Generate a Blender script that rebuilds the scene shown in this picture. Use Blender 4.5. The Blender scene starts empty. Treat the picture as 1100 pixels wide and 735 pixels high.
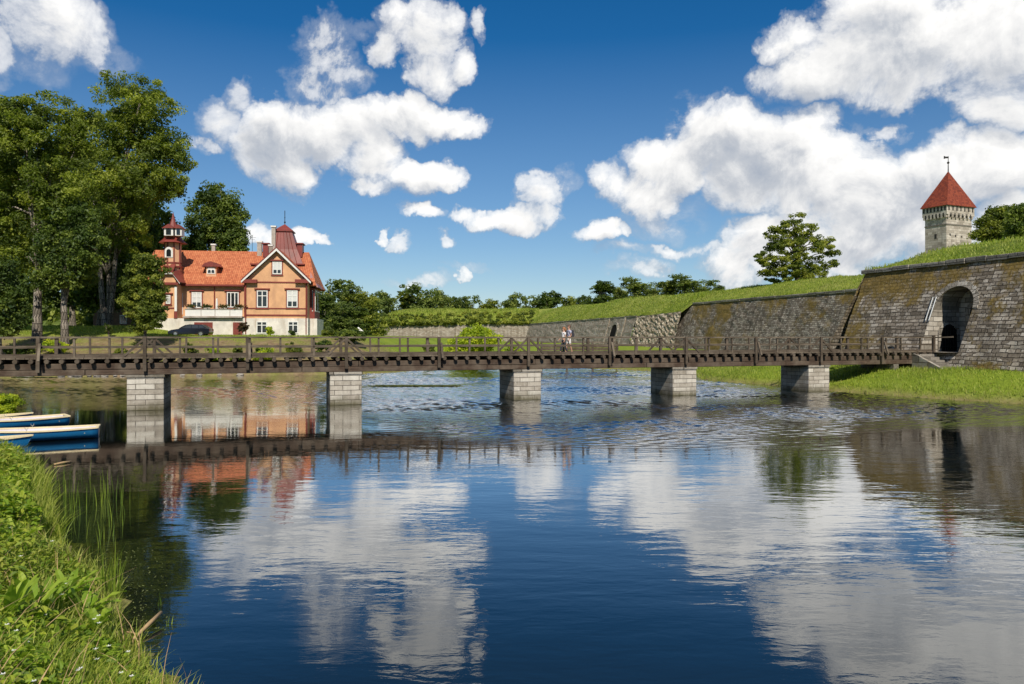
import bpy, math, random
import numpy as np
from mathutils import Vector, Matrix
from mathutils.geometry import delaunay_2d_cdt

PI = math.pi
R = math.radians
EYE = 3.85
FOC = 800.0          # focal length in photo pixels (1100 px wide frame)
HZ = 362.0           # horizon row
random.seed(7)
rng = np.random.default_rng(11)
sc = bpy.context.scene
col = sc.collection

def at(px, py, Y):
    """point in the world seen at a photo pixel at distance Y"""
    return Vector(((px - 550) / FOC * Y, Y, EYE + (HZ - py) / FOC * Y))

# ------------------------------------------------------------------ tagging
def tag(o, label=None, cat=None, group=None, kind=None):
    if label: o['label'] = label
    if cat: o['category'] = cat
    if group: o['group'] = group
    if kind: o['kind'] = kind
    return o

def empty(name, loc=(0, 0, 0), rz=0.0):
    o = bpy.data.objects.new(name, None)
    o.empty_display_size = 0.3
    o.location = loc
    o.rotation_euler = (0, 0, rz)
    col.objects.link(o)
    return o

def thing(name, label, cat, loc=(0, 0, 0), rz=0.0, group=None):
    return tag(empty(name, loc, rz), label, cat, group)

def copy_tree(o, parent=None):
    c = o.copy()
    col.objects.link(c)
    if parent is not None:
        c.parent = parent
    for ch in list(o.children):
        copy_tree(ch, c)
    return c

# ------------------------------------------------------------------ mesh building
def np_mesh(name, verts, quads=None, tris=None, mat=None, parent=None, attrs=None, smooth=False, uv=None):
    """fast mesh from numpy arrays; attrs: dict name -> per-face float array"""
    me = bpy.data.meshes.new(name)
    verts = np.asarray(verts, dtype=np.float32).reshape(-1, 3)
    parts, sizes = [], []
    if quads is not None and len(quads):
        q = np.asarray(quads, dtype=np.int32).reshape(-1, 4); parts.append(q.ravel()); sizes.append(np.full(len(q), 4, np.int32))
    if tris is not None and len(tris):
        t = np.asarray(tris, dtype=np.int32).reshape(-1, 3); parts.append(t.ravel()); sizes.append(np.full(len(t), 3, np.int32))
    loops = np.concatenate(parts); sizes = np.concatenate(sizes)
    starts = np.concatenate([[0], np.cumsum(sizes)[:-1]]).astype(np.int32)
    me.vertices.add(len(verts)); me.vertices.foreach_set('co', verts.ravel())
    me.loops.add(len(loops)); me.loops.foreach_set('vertex_index', loops)
    me.polygons.add(len(sizes)); me.polygons.foreach_set('loop_start', starts)
    me.polygons.foreach_set('use_smooth', np.full(len(sizes), smooth, dtype=bool))
    if attrs:
        for k, a in attrs.items():
            at_ = me.attributes.new(k, 'FLOAT', 'FACE' if len(a) == len(sizes) else 'POINT')
            at_.data.foreach_set('value', np.asarray(a, dtype=np.float32))
    if uv is not None:
        l = me.uv_layers.new(name='UVMap'); l.data.foreach_set('uv', np.asarray(uv, np.float32)[loops].ravel())
    me.update(calc_edges=True); me.validate()
    if mat: me.materials.append(mat)
    o = bpy.data.objects.new(name, me); col.objects.link(o)
    if parent is not None: o.parent = parent
    return o

class MB:
    def __init__(s):
        s.v = []; s.f = []
    def quad(s, a, b, c, d):
        n = len(s.v); s.v += [tuple(a), tuple(b), tuple(c), tuple(d)]; s.f.append((n, n + 1, n + 2, n + 3)); return s
    def poly(s, pts):
        n = len(s.v); s.v += [tuple(p) for p in pts]; s.f.append(tuple(range(n, n + len(pts)))); return s
    def box(s, x0, x1, y0, y1, z0, z1, M=None, taper=0.0):
        cx, cy = (x0 + x1) / 2, (y0 + y1) / 2
        k = 1 - taper
        p = [(x0, y0, z0), (x1, y0, z0), (x1, y1, z0), (x0, y1, z0)] + \
            [(cx + (x - cx) * k, cy + (y - cy) * k, z1) for x, y in ((x0, y0), (x1, y0), (x1, y1), (x0, y1))]
        if M is not None: p = [tuple(M @ Vector(q)) for q in p]
        n = len(s.v); s.v += p
        for f in ((3, 2, 1, 0), (4, 5, 6, 7), (0, 1, 5, 4), (1, 2, 6, 5), (2, 3, 7, 6), (3, 0, 4, 7)):
            s.f.append(tuple(n + i for i in f))
        return s
    def bar(s, a, b, w, h, up=(0, 0, 1)):
        a = Vector(a); b = Vector(b); d = (b - a); L = d.length; d.normalize()
        up = Vector(up)
        side = d.cross(up)
        if side.length < 1e-4: side = d.cross(Vector((1, 0, 0)))
        side.normalize(); u2 = side.cross(d).normalized()
        n = len(s.v)
        for base in (a, b):
            for sx, sz in ((-1, -1), (1, -1), (1, 1), (-1, 1)):
                s.v.append(tuple(base + side * sx * w / 2 + u2 * sz * h / 2))
        for f in ((0, 1, 2, 3), (7, 6, 5, 4), (0, 4, 5, 1), (1, 5, 6, 2), (2, 6, 7, 3), (3, 7, 4, 0)):
            s.f.append(tuple(n + i for i in f))
        return s
    def tube(s, pts, rad, sides=8, cap=True, squash=1.0):
        pts = [Vector(p) for p in pts]
        if not hasattr(rad, '__len__'): rad = [rad] * len(pts)
        n0 = len(s.v); prev = None
        for i, p in enumerate(pts):
            if i == 0: d = pts[1] - pts[0]
            elif i == len(pts) - 1: d = pts[-1] - pts[-2]
            else: d = pts[i + 1] - pts[i - 1]
            d.normalize()
            if prev is None:
                a = Vector((0, 0, 1)) if abs(d.z) < .9 else Vector((1, 0, 0))
                x = d.cross(a).normalized()
            else:
                x = (prev - d * prev.dot(d)).normalized()
            prev = x; y = d.cross(x)
            for k in range(sides):
                t = 2 * PI * k / sides
                s.v.append(tuple(p + (x * math.cos(t) + y * math.sin(t) * squash) * rad[i]))
        for i in range(len(pts) - 1):
            for k in range(sides):
                a = n0 + i * sides + k; b = n0 + i * sides + (k + 1) % sides
                s.f.append((a, b, b + sides, a + sides))
        if cap:
            s.f.append(tuple(n0 + k for k in reversed(range(sides))))
            m = n0 + (len(pts) - 1) * sides
            s.f.append(tuple(m + k for k in range(sides)))
        return s
    def prism(s, pts, off):
        """closed polygon extruded by vector off"""
        off = Vector(off); n = len(s.v); k = len(pts)
        s.v += [tuple(p) for p in pts] + [tuple(Vector(p) + off) for p in pts]
        s.f.append(tuple(range(n + k - 1, n - 1, -1))); s.f.append(tuple(range(n + k, n + 2 * k)))
        for i in range(k):
            j = (i + 1) % k
            s.f.append((n + i, n + j, n + k + j, n + k + i))
        return s
    def ball(s, c, r, seg=12, rings=8):
        if not hasattr(r, '__len__'): r = (r, r, r)
        n = len(s.v); c = Vector(c)
        for i in range(rings + 1):
            ph = PI * i / rings
            for k in range(seg):
                t = 2 * PI * k / seg
                s.v.append((c.x + r[0] * math.sin(ph) * math.cos(t), c.y + r[1] * math.sin(ph) * math.sin(t), c.z + r[2] * math.cos(ph)))
        for i in range(rings):
            for k in range(seg):
                a = n + i * seg + k; b = n + i * seg + (k + 1) % seg
                s.f.append((a, a + seg, b + seg, b))
        return s
    def build(s, name, mat, parent=None, smooth=False, bevel=0.0, loc=None, solid=None):
        me = bpy.data.meshes.new(name)
        me.from_pydata(s.v, [], s.f); me.validate(); me.update()
        V = np.array([v.co[:] for v in me.vertices]) if len(me.vertices) < 1 else None
        nv = len(me.vertices); co = np.empty(nv * 3, np.float32); me.vertices.foreach_get('co', co); co = co.reshape(-1, 3)
        uvl = me.uv_layers.new(name='UVMap')
        uv = np.zeros((len(me.loops), 2), np.float32)
        for p in me.polygons:
            n = p.normal
            if abs(n.z) > 0.8:
                t = (1, 0, 0); b = (0, 1, 0)
            else:
                L = math.hypot(n.x, n.y); t = (-n.y / L, n.x / L, 0)
                b = (-n.z * t[1], n.z * t[0], n.x * t[1] - n.y * t[0])
            for li in p.loop_indices:
                c = co[me.loops[li].vertex_index]
                uv[li] = (c[0] * t[0] + c[1] * t[1], c[0] * b[0] + c[1] * b[1] + c[2] * b[2])
        uvl.data.foreach_set('uv', uv.ravel())
        if smooth: me.polygons.foreach_set('use_smooth', np.full(len(me.polygons), True))
        me.materials.append(mat)
        o = bpy.data.objects.new(name, me); col.objects.link(o)
        if parent is not None: o.parent = parent
        if loc is not None: o.location = loc
        if bevel:
            m = o.modifiers.new('b', 'BEVEL'); m.width = bevel; m.segments = 2; m.limit_method = 'ANGLE'
        return o

# ------------------------------------------------------------------ materials
def new_mat(name):
    m = bpy.data.materials.new(name); m.use_nodes = True
    nt = m.node_tree
    for n in list(nt.nodes): nt.nodes.remove(n)
    out = nt.nodes.new('ShaderNodeOutputMaterial')
    return m, nt, out

class NT:
    """tiny node helper"""
    def __init__(s, nt): s.nt = nt
    def n(s, typ, **kw):
        nd = s.nt.nodes.new(typ)
        for k, v in kw.items():
            if k.startswith('i_'):
                key = k[2:]
                key = int(key) if key.isdigit() else key.replace('_', ' ')
                sock = nd.inputs[key]
                if hasattr(v, 'is_output') or isinstance(v, bpy.types.NodeSocket): s.nt.links.new(v, sock)
                else: sock.default_value = v
            else: setattr(nd, k, v)
        return nd
    def link(s, a, b): s.nt.links.new(a, b)
    def math(s, op, a, b=None, c=None, clamp=False):
        nd = s.nt.nodes.new('ShaderNodeMath'); nd.operation = op; nd.use_clamp = clamp
        for i, v in enumerate((a, b, c)):
            if v is None: continue
            if isinstance(v, (int, float)): nd.inputs[i].default_value = v
            else: s.nt.links.new(v, nd.inputs[i])
        return nd.outputs[0]
    def vmath(s, op, a, b=None):
        nd = s.nt.nodes.new('ShaderNodeVectorMath'); nd.operation = op
        for i, v in enumerate((a, b)):
            if v is None: continue
            if isinstance(v, (tuple, list)): nd.inputs[i].default_value = v
            else: s.nt.links.new(v, nd.inputs[i])
        return nd
    def noise(s, vec, scale, detail=4, rough=.5, dist=0.0, out=0, dim='3D'):
        nd = s.nt.nodes.new('ShaderNodeTexNoise'); nd.noise_dimensions = dim
        if vec is not None: s.nt.links.new(vec, nd.inputs['Vector'])
        nd.inputs['Scale'].default_value = scale; nd.inputs['Detail'].default_value = detail
        nd.inputs['Roughness'].default_value = rough; nd.inputs['Distortion'].default_value = dist
        return nd.outputs[out]
    def ramp(s, fac, stops, interp='LINEAR'):
        nd = s.nt.nodes.new('ShaderNodeValToRGB'); cr = nd.color_ramp; cr.interpolation = interp
        while len(cr.elements) < len(stops): cr.elements.new(0.5)
        for e, (p, c) in zip(cr.elements, stops):
            e.position = p
            e.color = (c, c, c, 1) if isinstance(c, (int, float)) else (*c, 1) if len(c) == 3 else c
        s.nt.links.new(fac, nd.inputs[0])
        return nd.outputs[0]
    def mix(s, fac, a, b, blend='MIX'):
        nd = s.nt.nodes.new('ShaderNodeMix'); nd.data_type = 'RGBA'; nd.blend_type = blend
        for sock, v in ((nd.inputs[0], fac), (nd.inputs[6], a), (nd.inputs[7], b)):
            if isinstance(v, (int, float)): sock.default_value = v
            elif isinstance(v, (tuple, list)): sock.default_value = (*v, 1) if len(v) == 3 else v
            else: s.nt.links.new(v, sock)
        return nd.outputs[2]
    def mapping(s, vec, scale=(1, 1, 1), rot=(0, 0, 0), loc=(0, 0, 0)):
        nd = s.nt.nodes.new('ShaderNodeMapping')
        nd.inputs['Scale'].default_value = scale; nd.inputs['Rotation'].default_value = rot; nd.inputs['Location'].default_value = loc
        s.nt.links.new(vec, nd.inputs[0]); return nd.outputs[0]
    def bump(s, h, strength, dist=1.0, normal=None):
        nd = s.nt.nodes.new('ShaderNodeBump'); nd.inputs['Strength'].default_value = strength; nd.inputs['Distance'].default_value = dist
        s.nt.links.new(h, nd.inputs['Height'])
        if normal is not None: s.nt.links.new(normal, nd.inputs['Normal'])
        return nd.outputs[0]
    def bsdf(s, out, color, rough=.7, normal=None, spec=.5, metallic=0.0):
        b = s.nt.nodes.new('ShaderNodeBsdfPrincipled')
        if isinstance(color, (tuple, list)): b.inputs['Base Color'].default_value = (*color, 1) if len(color) == 3 else color
        else: s.nt.links.new(color, b.inputs['Base Color'])
        if isinstance(rough, (int, float)): b.inputs['Roughness'].default_value = rough
        else: s.nt.links.new(rough, b.inputs['Roughness'])
        b.inputs['Specular IOR Level'].default_value = spec
        b.inputs['Metallic'].default_value = metallic
        if normal is not None: s.nt.links.new(normal, b.inputs['Normal'])
        s.nt.links.new(b.outputs[0], out.inputs[0])
        return b

def m_painted(name, c, rough=.6, var=.12, scale=2.0, bump=.15, stain=None, spec=.4):
    m, nt, out = new_mat(name); T = NT(nt)
    g = T.n('ShaderNodeNewGeometry').outputs['Position']
    n1 = T.noise(g, scale, 5, .6); n2 = T.noise(g, scale * 12, 3, .6)
    c0 = tuple(max(0, x * (1 - var * 1.6)) for x in c); c1 = tuple(min(1, x * (1 + var)) for x in c)
    cc = T.ramp(n1, [(.3, c0), (.7, c1)])
    cc = T.mix(T.ramp(n2, [(.35, 0.0), (.8, .35)]), cc, tuple(x * .75 for x in c))
    if stain:
        st = T.noise(T.mapping(g, scale=(1, 1, .25)), .9, 6, .65)
        cc = T.mix(T.ramp(st, [(.52, 0.0), (.7, .8)]), cc, stain)
    T.bsdf(out, cc, rough, T.bump(n2, bump, .02), spec)
    return m

def m_wood(name, c0, c1, scale=1.0, rough=.85, rusty=None):
    m, nt, out = new_mat(name); T = NT(nt)
    tc = T.n('ShaderNodeUVMap').outputs[0]
    g = T.n('ShaderNodeNewGeometry').outputs['Position']
    oi = T.n('ShaderNodeObjectInfo').outputs['Random']
    gr = T.noise(T.mapping(tc, scale=(1.2 * scale, 14 * scale, 1)), 1.5, 6, .65, .4)
    pt = T.noise(g, 1.1, 5, .6)
    c = T.ramp(gr, [(.25, c0), (.75, c1)])
    c = T.mix(T.ramp(pt, [(.42, 0.0), (.72, .7)]), c, rusty or tuple(x * 1.7 for x in c1))
    c = T.mix(T.math('MULTIPLY', oi, .35), c, tuple(x * .5 for x in c0))
    T.bsdf(out, c, rough, T.bump(gr, .5, .02), .2)
    return m

def m_stone(name, bw, rh, cs, mortar, msize=.015, moss=None, streak=0.0, bump=.6, offset=.5, warp=.03, mossrange=(.5, .62), lichen=True, bias=0.0, large=.25, irregular=False, algae=False):
    """coursed stone: cs = (dark, mid, light)"""
    m, nt, out = new_mat(name); T = NT(nt)
    uv = T.n('ShaderNodeUVMap').outputs[0]
    g = T.n('ShaderNodeNewGeometry').outputs['Position']
    wn = T.noise(uv, 1.6, 3, .5, out=1)
    wv = T.vmath('SUBTRACT', wn, (.5, .5, .5)).outputs[0]
    sv = T.n('ShaderNodeVectorMath', operation='SCALE'); T.link(wv, sv.inputs[0]); sv.inputs['Scale'].default_value = warp * 2
    wuv = T.vmath('ADD', uv, sv.outputs[0]).outputs[0]
    bk = T.n('ShaderNodeTexBrick', offset=offset, squash=1.0)
    T.link(wuv, bk.inputs['Vector'])
    bk.inputs['Color1'].default_value = (0, 0, 0, 1); bk.inputs['Color2'].default_value = (1, 1, 1, 1)
    bk.inputs['Mortar'].default_value = (.5, .5, .5, 1)
    bk.inputs['Scale'].default_value = 1; bk.inputs['Mortar Size'].default_value = msize
    bk.inputs['Mortar Smooth'].default_value = .4; bk.inputs['Bias'].default_value = bias
    bk.inputs['Brick Width'].default_value = bw; bk.inputs['Row Height'].default_value = rh
    b2 = T.n('ShaderNodeTexBrick', offset=.37, squash=1.0)
    T.link(wuv, b2.inputs['Vector'])
    b2.inputs['Color1'].default_value = (0, 0, 0, 1); b2.inputs['Color2'].default_value = (1, 1, 1, 1); b2.inputs['Mortar'].default_value = (.5, .5, .5, 1)
    b2.inputs['Scale'].default_value = 1; b2.inputs['Mortar Size'].default_value = msize * (.9 if irregular else 1)
    b2.inputs['Mortar Smooth'].default_value = .4; b2.inputs['Brick Width'].default_value = bw * .58; b2.inputs['Row Height'].default_value = rh
    sel = T.ramp(T.noise(T.mapping(uv, scale=(.5, 1.2, 1)), 1.3, 2, .5), [(.49, 0.0), (.50, 1.0 if irregular else 0.0)])
    bcol = T.mix(sel, bk.outputs['Color'], b2.outputs['Color']); bfac = T.mix(sel, bk.outputs['Fac'], b2.outputs['Fac'])
    big = T.noise(g, large, 5, .6)
    fine = T.noise(g, 5, 6, .7)
    v = T.math('ADD', T.math('MULTIPLY', bcol, .45), T.math('ADD', T.math('MULTIPLY', fine, .6), T.math('MULTIPLY', big, .3)))
    v = T.math('SUBTRACT', v, .2)
    c = T.ramp(v, [(.18, cs[0]), (.5, cs[1]), (.85, cs[2])])
    if streak:
        st = T.noise(T.mapping(uv, scale=(2.2, .12, 1)), 1.0, 5, .75)
        c = T.mix(T.ramp(st, [(.58, 0.0), (.72, streak)]), c, tuple(min(1, x * 1.35) for x in cs[2]))
        st2 = T.noise(T.mapping(uv, scale=(1.6, .1, 1), loc=(9, 4, 0)), 1.0, 5, .7)
        c = T.mix(T.ramp(st2, [(.5, 0.0), (.72, streak)]), c, tuple(x * .45 for x in cs[0]))
    c = T.mix(bfac, c, mortar)
    if moss:
        mn = T.noise(g, .22, 8, .68, .3)
        mf = T.noise(g, 3.5, 6, .75)
        ms = T.math('ADD', T.math('MULTIPLY', mn, .8), T.math('MULTIPLY', mf, .25))
        at_ = T.n('ShaderNodeAttribute', attribute_name='mossy').outputs['Fac']
        ms = T.math('ADD', ms, at_)
        mk = T.ramp(ms, [(mossrange[0], 0.0), (mossrange[1], .92)])
        mc = T.ramp(T.noise(g, 1.3, 5, .7), [(.3, moss[0]), (.55, moss[1]), (.75, moss[2])])
        c = T.mix(mk, c, mc)
    if lichen:
        li = T.noise(g, 9, 4, .7)
        c = T.mix(T.ramp(li, [(.62, 0.0), (.7, .45)]), c, tuple(min(1, x * 1.3) for x in cs[2]))
    if algae:
        sz = T.n('ShaderNodeSeparateXYZ'); T.link(g, sz.inputs[0])
        lv = T.math('ADD', sz.outputs[2], T.math('MULTIPLY', T.noise(T.mapping(g, scale=(1, 1, .3)), 2.2, 6, .7), .9))
        c = T.mix(T.ramp(lv, [(.50, .85), (.80, .35), (1.0, 0.0)]), c, (.085, .075, .035))
        dr_ = T.noise(T.mapping(g, scale=(3, 3, .25)), 1.4, 5, .7)
        c = T.mix(T.ramp(dr_, [(.56, 0.0), (.70, .5)]), c, (.15, .12, .08))
    hgt = T.math('SUBTRACT', T.math('MULTIPLY', fine, .5), T.math('MULTIPLY', bfac, 1.0))
    hgt = T.math('ADD', hgt, T.math('MULTIPLY', bcol, .5))
    T.bsdf(out, c, .9, T.bump(hgt, bump, .06), .25)
    return m

def m_leaf(name, dark, mid, light, trans=.35, scale=.35, rough=.55, dry=None):
    m, nt, out = new_mat(name); T = NT(nt)
    a = T.n('ShaderNodeAttribute', attribute_name='tone').outputs['Fac']
    g = T.n('ShaderNodeNewGeometry').outputs['Position']
    nz = T.noise(g, scale, 4, .6)
    oi = T.n('ShaderNodeObjectInfo').outputs['Random']
    v = T.math('ADD', T.math('MULTIPLY', a, .6), T.math('MULTIPLY', nz, .45))
    v = T.math('ADD', v, T.math('MULTIPLY', T.math('SUBTRACT', oi, .5), .12))
    c = T.ramp(v, [(.2, dark), (.5, mid), (.85, light)])
    if dry:
        dn = T.math('ADD', T.math('MULTIPLY', T.noise(g, .22, 6, .65), .8), T.math('MULTIPLY', a, .2))
        c = T.mix(T.ramp(dn, [(.47, 0.0), (.62, .85)]), c, dry)
    b = T.n('ShaderNodeBsdfPrincipled'); T.link(c, b.inputs['Base Color'])
    b.inputs['Roughness'].default_value = rough; b.inputs['Specular IOR Level'].default_value = .35
    tr = T.n('ShaderNodeBsdfTranslucent')
    T.link(T.mix(.5, c, (.55, .75, .10), 'MULTIPLY'), tr.inputs[0])
    c2 = T.mix(1.0, c, (1.5, 1.7, .7), 'MULTIPLY'); T.link(c2, tr.inputs[0])
    ms = T.n('ShaderNodeMixShader'); ms.inputs[0].default_value = trans
    T.link(b.outputs[0], ms.inputs[1]); T.link(tr.outputs[0], ms.inputs[2]); T.link(ms.outputs[0], out.inputs[0])
    return m

def m_plain(name, c, rough=.5, metallic=0.0, spec=.5):
    m, nt, out = new_mat(name); T = NT(nt)
    g = T.n('ShaderNodeNewGeometry').outputs['Position']
    n = T.noise(g, 9, 4, .6)
    cc = T.ramp(n, [(.3, tuple(x * .85 for x in c)), (.7, tuple(min(1, x * 1.1) for x in c))])
    T.bsdf(out, cc, rough, None, spec, metallic)
    return m

def m_glass(name='window_glass', c=(.015, .018, .02)):
    m, nt, out = new_mat(name); T = NT(nt)
    T.bsdf(out, c, .08, None, .8)
    return m

def m_rooftile(name, c0, c1, c2, w=.24, h=.36):
    m, nt, out = new_mat(name); T = NT(nt)
    uv = T.n('ShaderNodeUVMap').outputs[0]
    g = T.n('ShaderNodeNewGeometry').outputs['Position']
    bk = T.n('ShaderNodeTexBrick', offset=.0); T.link(uv, bk.inputs['Vector'])
    bk.inputs['Color1'].default_value = (0, 0, 0, 1); bk.inputs['Color2'].default_value = (1, 1, 1, 1)
    bk.inputs['Scale'].default_value = 1; bk.inputs['Mortar Size'].default_value = .018
    bk.inputs['Mortar Smooth'].default_value = .8
    bk.inputs['Brick Width'].default_value = w; bk.inputs['Row Height'].default_value = h
    big = T.noise(g, .7, 5, .6); f = T.noise(g, 6, 4, .7)
    v = T.math('ADD', T.math('MULTIPLY', bk.outputs['Color'], .35), T.math('ADD', T.math('MULTIPLY', big, .4), T.math('MULTIPLY', f, .3)))
    c = T.ramp(v, [(.3, c0), (.52, c1), (.78, c2)])
    c = T.mix(T.math('MULTIPLY', bk.outputs['Fac'], .8), c, tuple(x * .35 for x in c0))
    sx = T.n('ShaderNodeSeparateXYZ'); T.link(uv, sx.inputs[0])
    saw = T.math('FRACT', T.math('DIVIDE', sx.outputs[1], h))
    hgt = T.math('SUBTRACT', T.math('MULTIPLY', T.math('SUBTRACT', 1.0, saw), .6), bk.outputs['Fac'])
    T.bsdf(out, c, .75, T.bump(hgt, .7, .04), .3)
    return m
# ------------------------------------------------------------------ camera, sun, sky
cam = bpy.data.cameras.new('Camera'); camo = bpy.data.objects.new('Camera', cam); col.objects.link(camo)
sc.camera = camo
camo.location = (0, 0, EYE); camo.rotation_euler = (R(90), 0, 0)
cam.sensor_width = 36; cam.lens = 36 * FOC / 1100
cam.shift_y = -(367.5 - HZ) / 1100
cam.clip_start = .1; cam.clip_end = 6000

SUN_AZ = math.atan2(.16, -.99)         # from +Y towards +X
SUN_EL = R(44)
sd = Vector((math.sin(SUN_AZ) * math.cos(SUN_EL), math.cos(SUN_AZ) * math.cos(SUN_EL), math.sin(SUN_EL)))
sl = bpy.data.lights.new('Sun', 'SUN'); sl.energy = 5.0; sl.angle = R(.5); sl.color = (1.0, .93, .80)
so = bpy.data.objects.new('Sun', sl); col.objects.link(so)
so.rotation_euler = (-sd).to_track_quat('-Z', 'Y').to_euler()

w = bpy.data.worlds.new('World'); sc.world = w; w.use_nodes = True
wt = w.node_tree
for n in list(wt.nodes): wt.nodes.remove(n)
W = NT(wt)
wout = wt.nodes.new('ShaderNodeOutputWorld')
sky = W.n('ShaderNodeTexSky', sky_type='NISHITA')
sky.sun_disc = False; sky.sun_elevation = SUN_EL; sky.sun_rotation = SUN_AZ
sky.altitude = 0; sky.air_density = 1.0; sky.dust_density = 0.0; sky.ozone_density = 6.0

def px2ae(px, py):
    az = math.atan((px - 550) / FOC)
    return az, math.atan((HZ - py) / FOC * math.cos(az))

# clouds: (px, py, rx, ry, weight)
BL = [
 (60, 18, 78, 44, .62), (20, 5, 60, 40, .5), (100, 46, 28, 26, .5), (20, 60, 70, 22, .22), (120, 60, 40, 16, .2),
 (354, 52, 40, 36, .48), (345, 96, 34, 22, .5), (385, 76, 22, 20, .36), (330, 84, 24, 30, .36),
 (458, 30, 46, 34, 1.0), (466, 75, 30, 30, 1.0), (418, 50, 20, 16, .8), (492, 58, 18, 22, .7), (440, 10, 30, 18, .8), (516, 28, 12, 14, .6),
 (300, 150, 52, 48, 1.35), (345, 140, 56, 36, 1.3), (318, 185, 38, 36, 1.2), (380, 135, 50, 34, 1.2), (425, 122, 52, 24, 1.1), (400, 165, 42, 34, 1.1),
 (470, 130, 44, 20, 1.1), (500, 142, 28, 16, 1.0), (445, 188, 42, 24, 1.2), (478, 192, 24, 16, .9), (400, 200, 26, 12, .8),
 (450, 229, 26, 10, 1.0), (238, 130, 32, 24, .34), (216, 152, 24, 10, .42), (255, 104, 18, 16, .26), (605, 190, 20, 14, .3), (715, 235, 60, 26, .28), (660, 270, 46, 7, .25), (395, 28, 30, 12, .2), (740, 120, 26, 18, .35), (690, 165, 24, 16, .4),
 (556, 236, 36, 20, 1.25), (520, 240, 26, 12, 1.0), (496, 234, 20, 10, .8), (580, 205, 26, 22, .85), (585, 228, 20, 18, .9),
 (640, 250, 28, 15, 1.2), (665, 252, 14, 9, .6), (478, 262, 13, 11, .8), (427, 262, 14, 9, .5), (412, 258, 6, 6, .5), (498, 297, 7, 10, .7), (455, 300, 40, 7, .28), (500, 290, 30, 5, .2),
 (300, 258, 44, 12, 1.0), (340, 262, 22, 6, .7), (275, 250, 20, 14, .8),
 (970, 55, 120, 52, 1.35), (880, 78, 80, 36, 1.25), (1075, 45, 90, 66, 1.3), (855, 42, 46, 20, .85), (950, 10, 80, 30, 1.2), (1080, 105, 60, 28, .9), (838, 30, 24, 14, .5), (940, 90, 90, 26, 1.0),
 (770, 150, 62, 44, 1.3), (722, 178, 52, 40, 1.3), (690, 205, 44, 32, 1.05), (820, 180, 74, 54, 1.35), (880, 195, 84, 60, 1.3), (860, 150, 50, 30, 1.0),
 (940, 215, 80, 60, 1.3), (1010, 190, 60, 58, 1.25), (1070, 180, 70, 52, 1.3), (830, 262, 62, 34, 1.15), (900, 265, 80, 40, 1.2), (790, 285, 38, 24, .8), (1090, 240, 70, 50, 1.2),
 (655, 195, 26, 30, .7), (945, 138, 26, 12, .7), (930, 160, 34, 20, .8), (745, 270, 60, 8, .45), (690, 288, 40, 12, .45), (1000, 250, 60, 40, 1.2), (720, 215, 24, 18, .9),
 (1180, 60, 90, 90, 1.2), (1190, 200, 80, 80, 1.1), (-60, 40, 80, 60, .9), (-120, 220, 90, 40, .9),
]
ng = bpy.data.node_groups.new('CloudDensity', 'ShaderNodeTree')
ng.interface.new_socket('Vector', in_out='INPUT', socket_type='NodeSocketVector')
ng.interface.new_socket('Density', in_out='OUTPUT', socket_type='NodeSocketFloat')
G = NT(ng)
gi = ng.nodes.new('NodeGroupInput'); go = ng.nodes.new('NodeGroupOutput')
vec = gi.outputs[0]                       # (azimuth, elevation, 0) in radians
wn1 = G.noise(vec, 9, 5, .6, out=1); wn2 = G.noise(vec, 34, 4, .6, out=1)
s1 = G.n('ShaderNodeVectorMath', operation='SCALE'); G.link(G.vmath('SUBTRACT', wn1, (.5, .5, .5)).outputs[0], s1.inputs[0]); s1.inputs['Scale'].default_value = .075
s2 = G.n('ShaderNodeVectorMath', operation='SCALE'); G.link(G.vmath('SUBTRACT', wn2, (.5, .5, .5)).outputs[0], s2.inputs[0]); s2.inputs['Scale'].default_value = .028
wv = G.vmath('ADD', G.vmath('ADD', vec, s1.outputs[0]).outputs[0], s2.outputs[0]).outputs[0]
acc = None
for (px, py, rx, ry, wgt) in BL:
    a, e = px2ae(px, py)
    ca = math.cos(a)
    ra = rx / FOC * ca * ca * 1.06; re = ry / FOC * ca * 1.06
    d = G.vmath('SUBTRACT', wv, (a, e, 0)).outputs[0]
    d = G.vmath('MULTIPLY', d, (1 / ra, 1 / re, 0)).outputs[0]
    q = G.vmath('DOT_PRODUCT', d, d).outputs['Value']
    q = G.math('MULTIPLY', G.math('SUBTRACT', 1.0, q, clamp=True), wgt)
    acc = q if acc is None else G.math('MAXIMUM', acc, q)
fb = G.noise(vec, 12, 12, .66, .3)
fb2 = G.noise(G.mapping(vec, scale=(1, 1.5, 1), loc=(3, 7, 1)), 5.5, 4, .5)
fine = G.math('MULTIPLY', G.math('SUBTRACT', fb, .5), 2.5)
env = G.math('MULTIPLY', G.math('MULTIPLY', acc, 3.0, clamp=True), 1.0)
dens = G.math('ADD', acc, G.math('MULTIPLY', fine, env))
# elsewhere in the sky (sides and behind) free fields of cumulus
ax = G.n('ShaderNodeSeparateXYZ'); G.link(vec, ax.inputs[0])
off = G.ramp(G.math('ABSOLUTE', ax.outputs[0]), [(.85, 0.0), (1.0, 1.0)])
high = G.ramp(ax.outputs[1], [(.55, 0.0), (.75, 1.0)])
gen = G.math('MULTIPLY', G.math('SUBTRACT', G.math('ADD', fb2, G.math('MULTIPLY', fine, .12)), .52), 5.0)
gen = G.math('MULTIPLY', gen, G.math('MAXIMUM', off, high))
dens = G.math('MAXIMUM', dens, gen)
G.link(dens, go.inputs[0])

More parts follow.
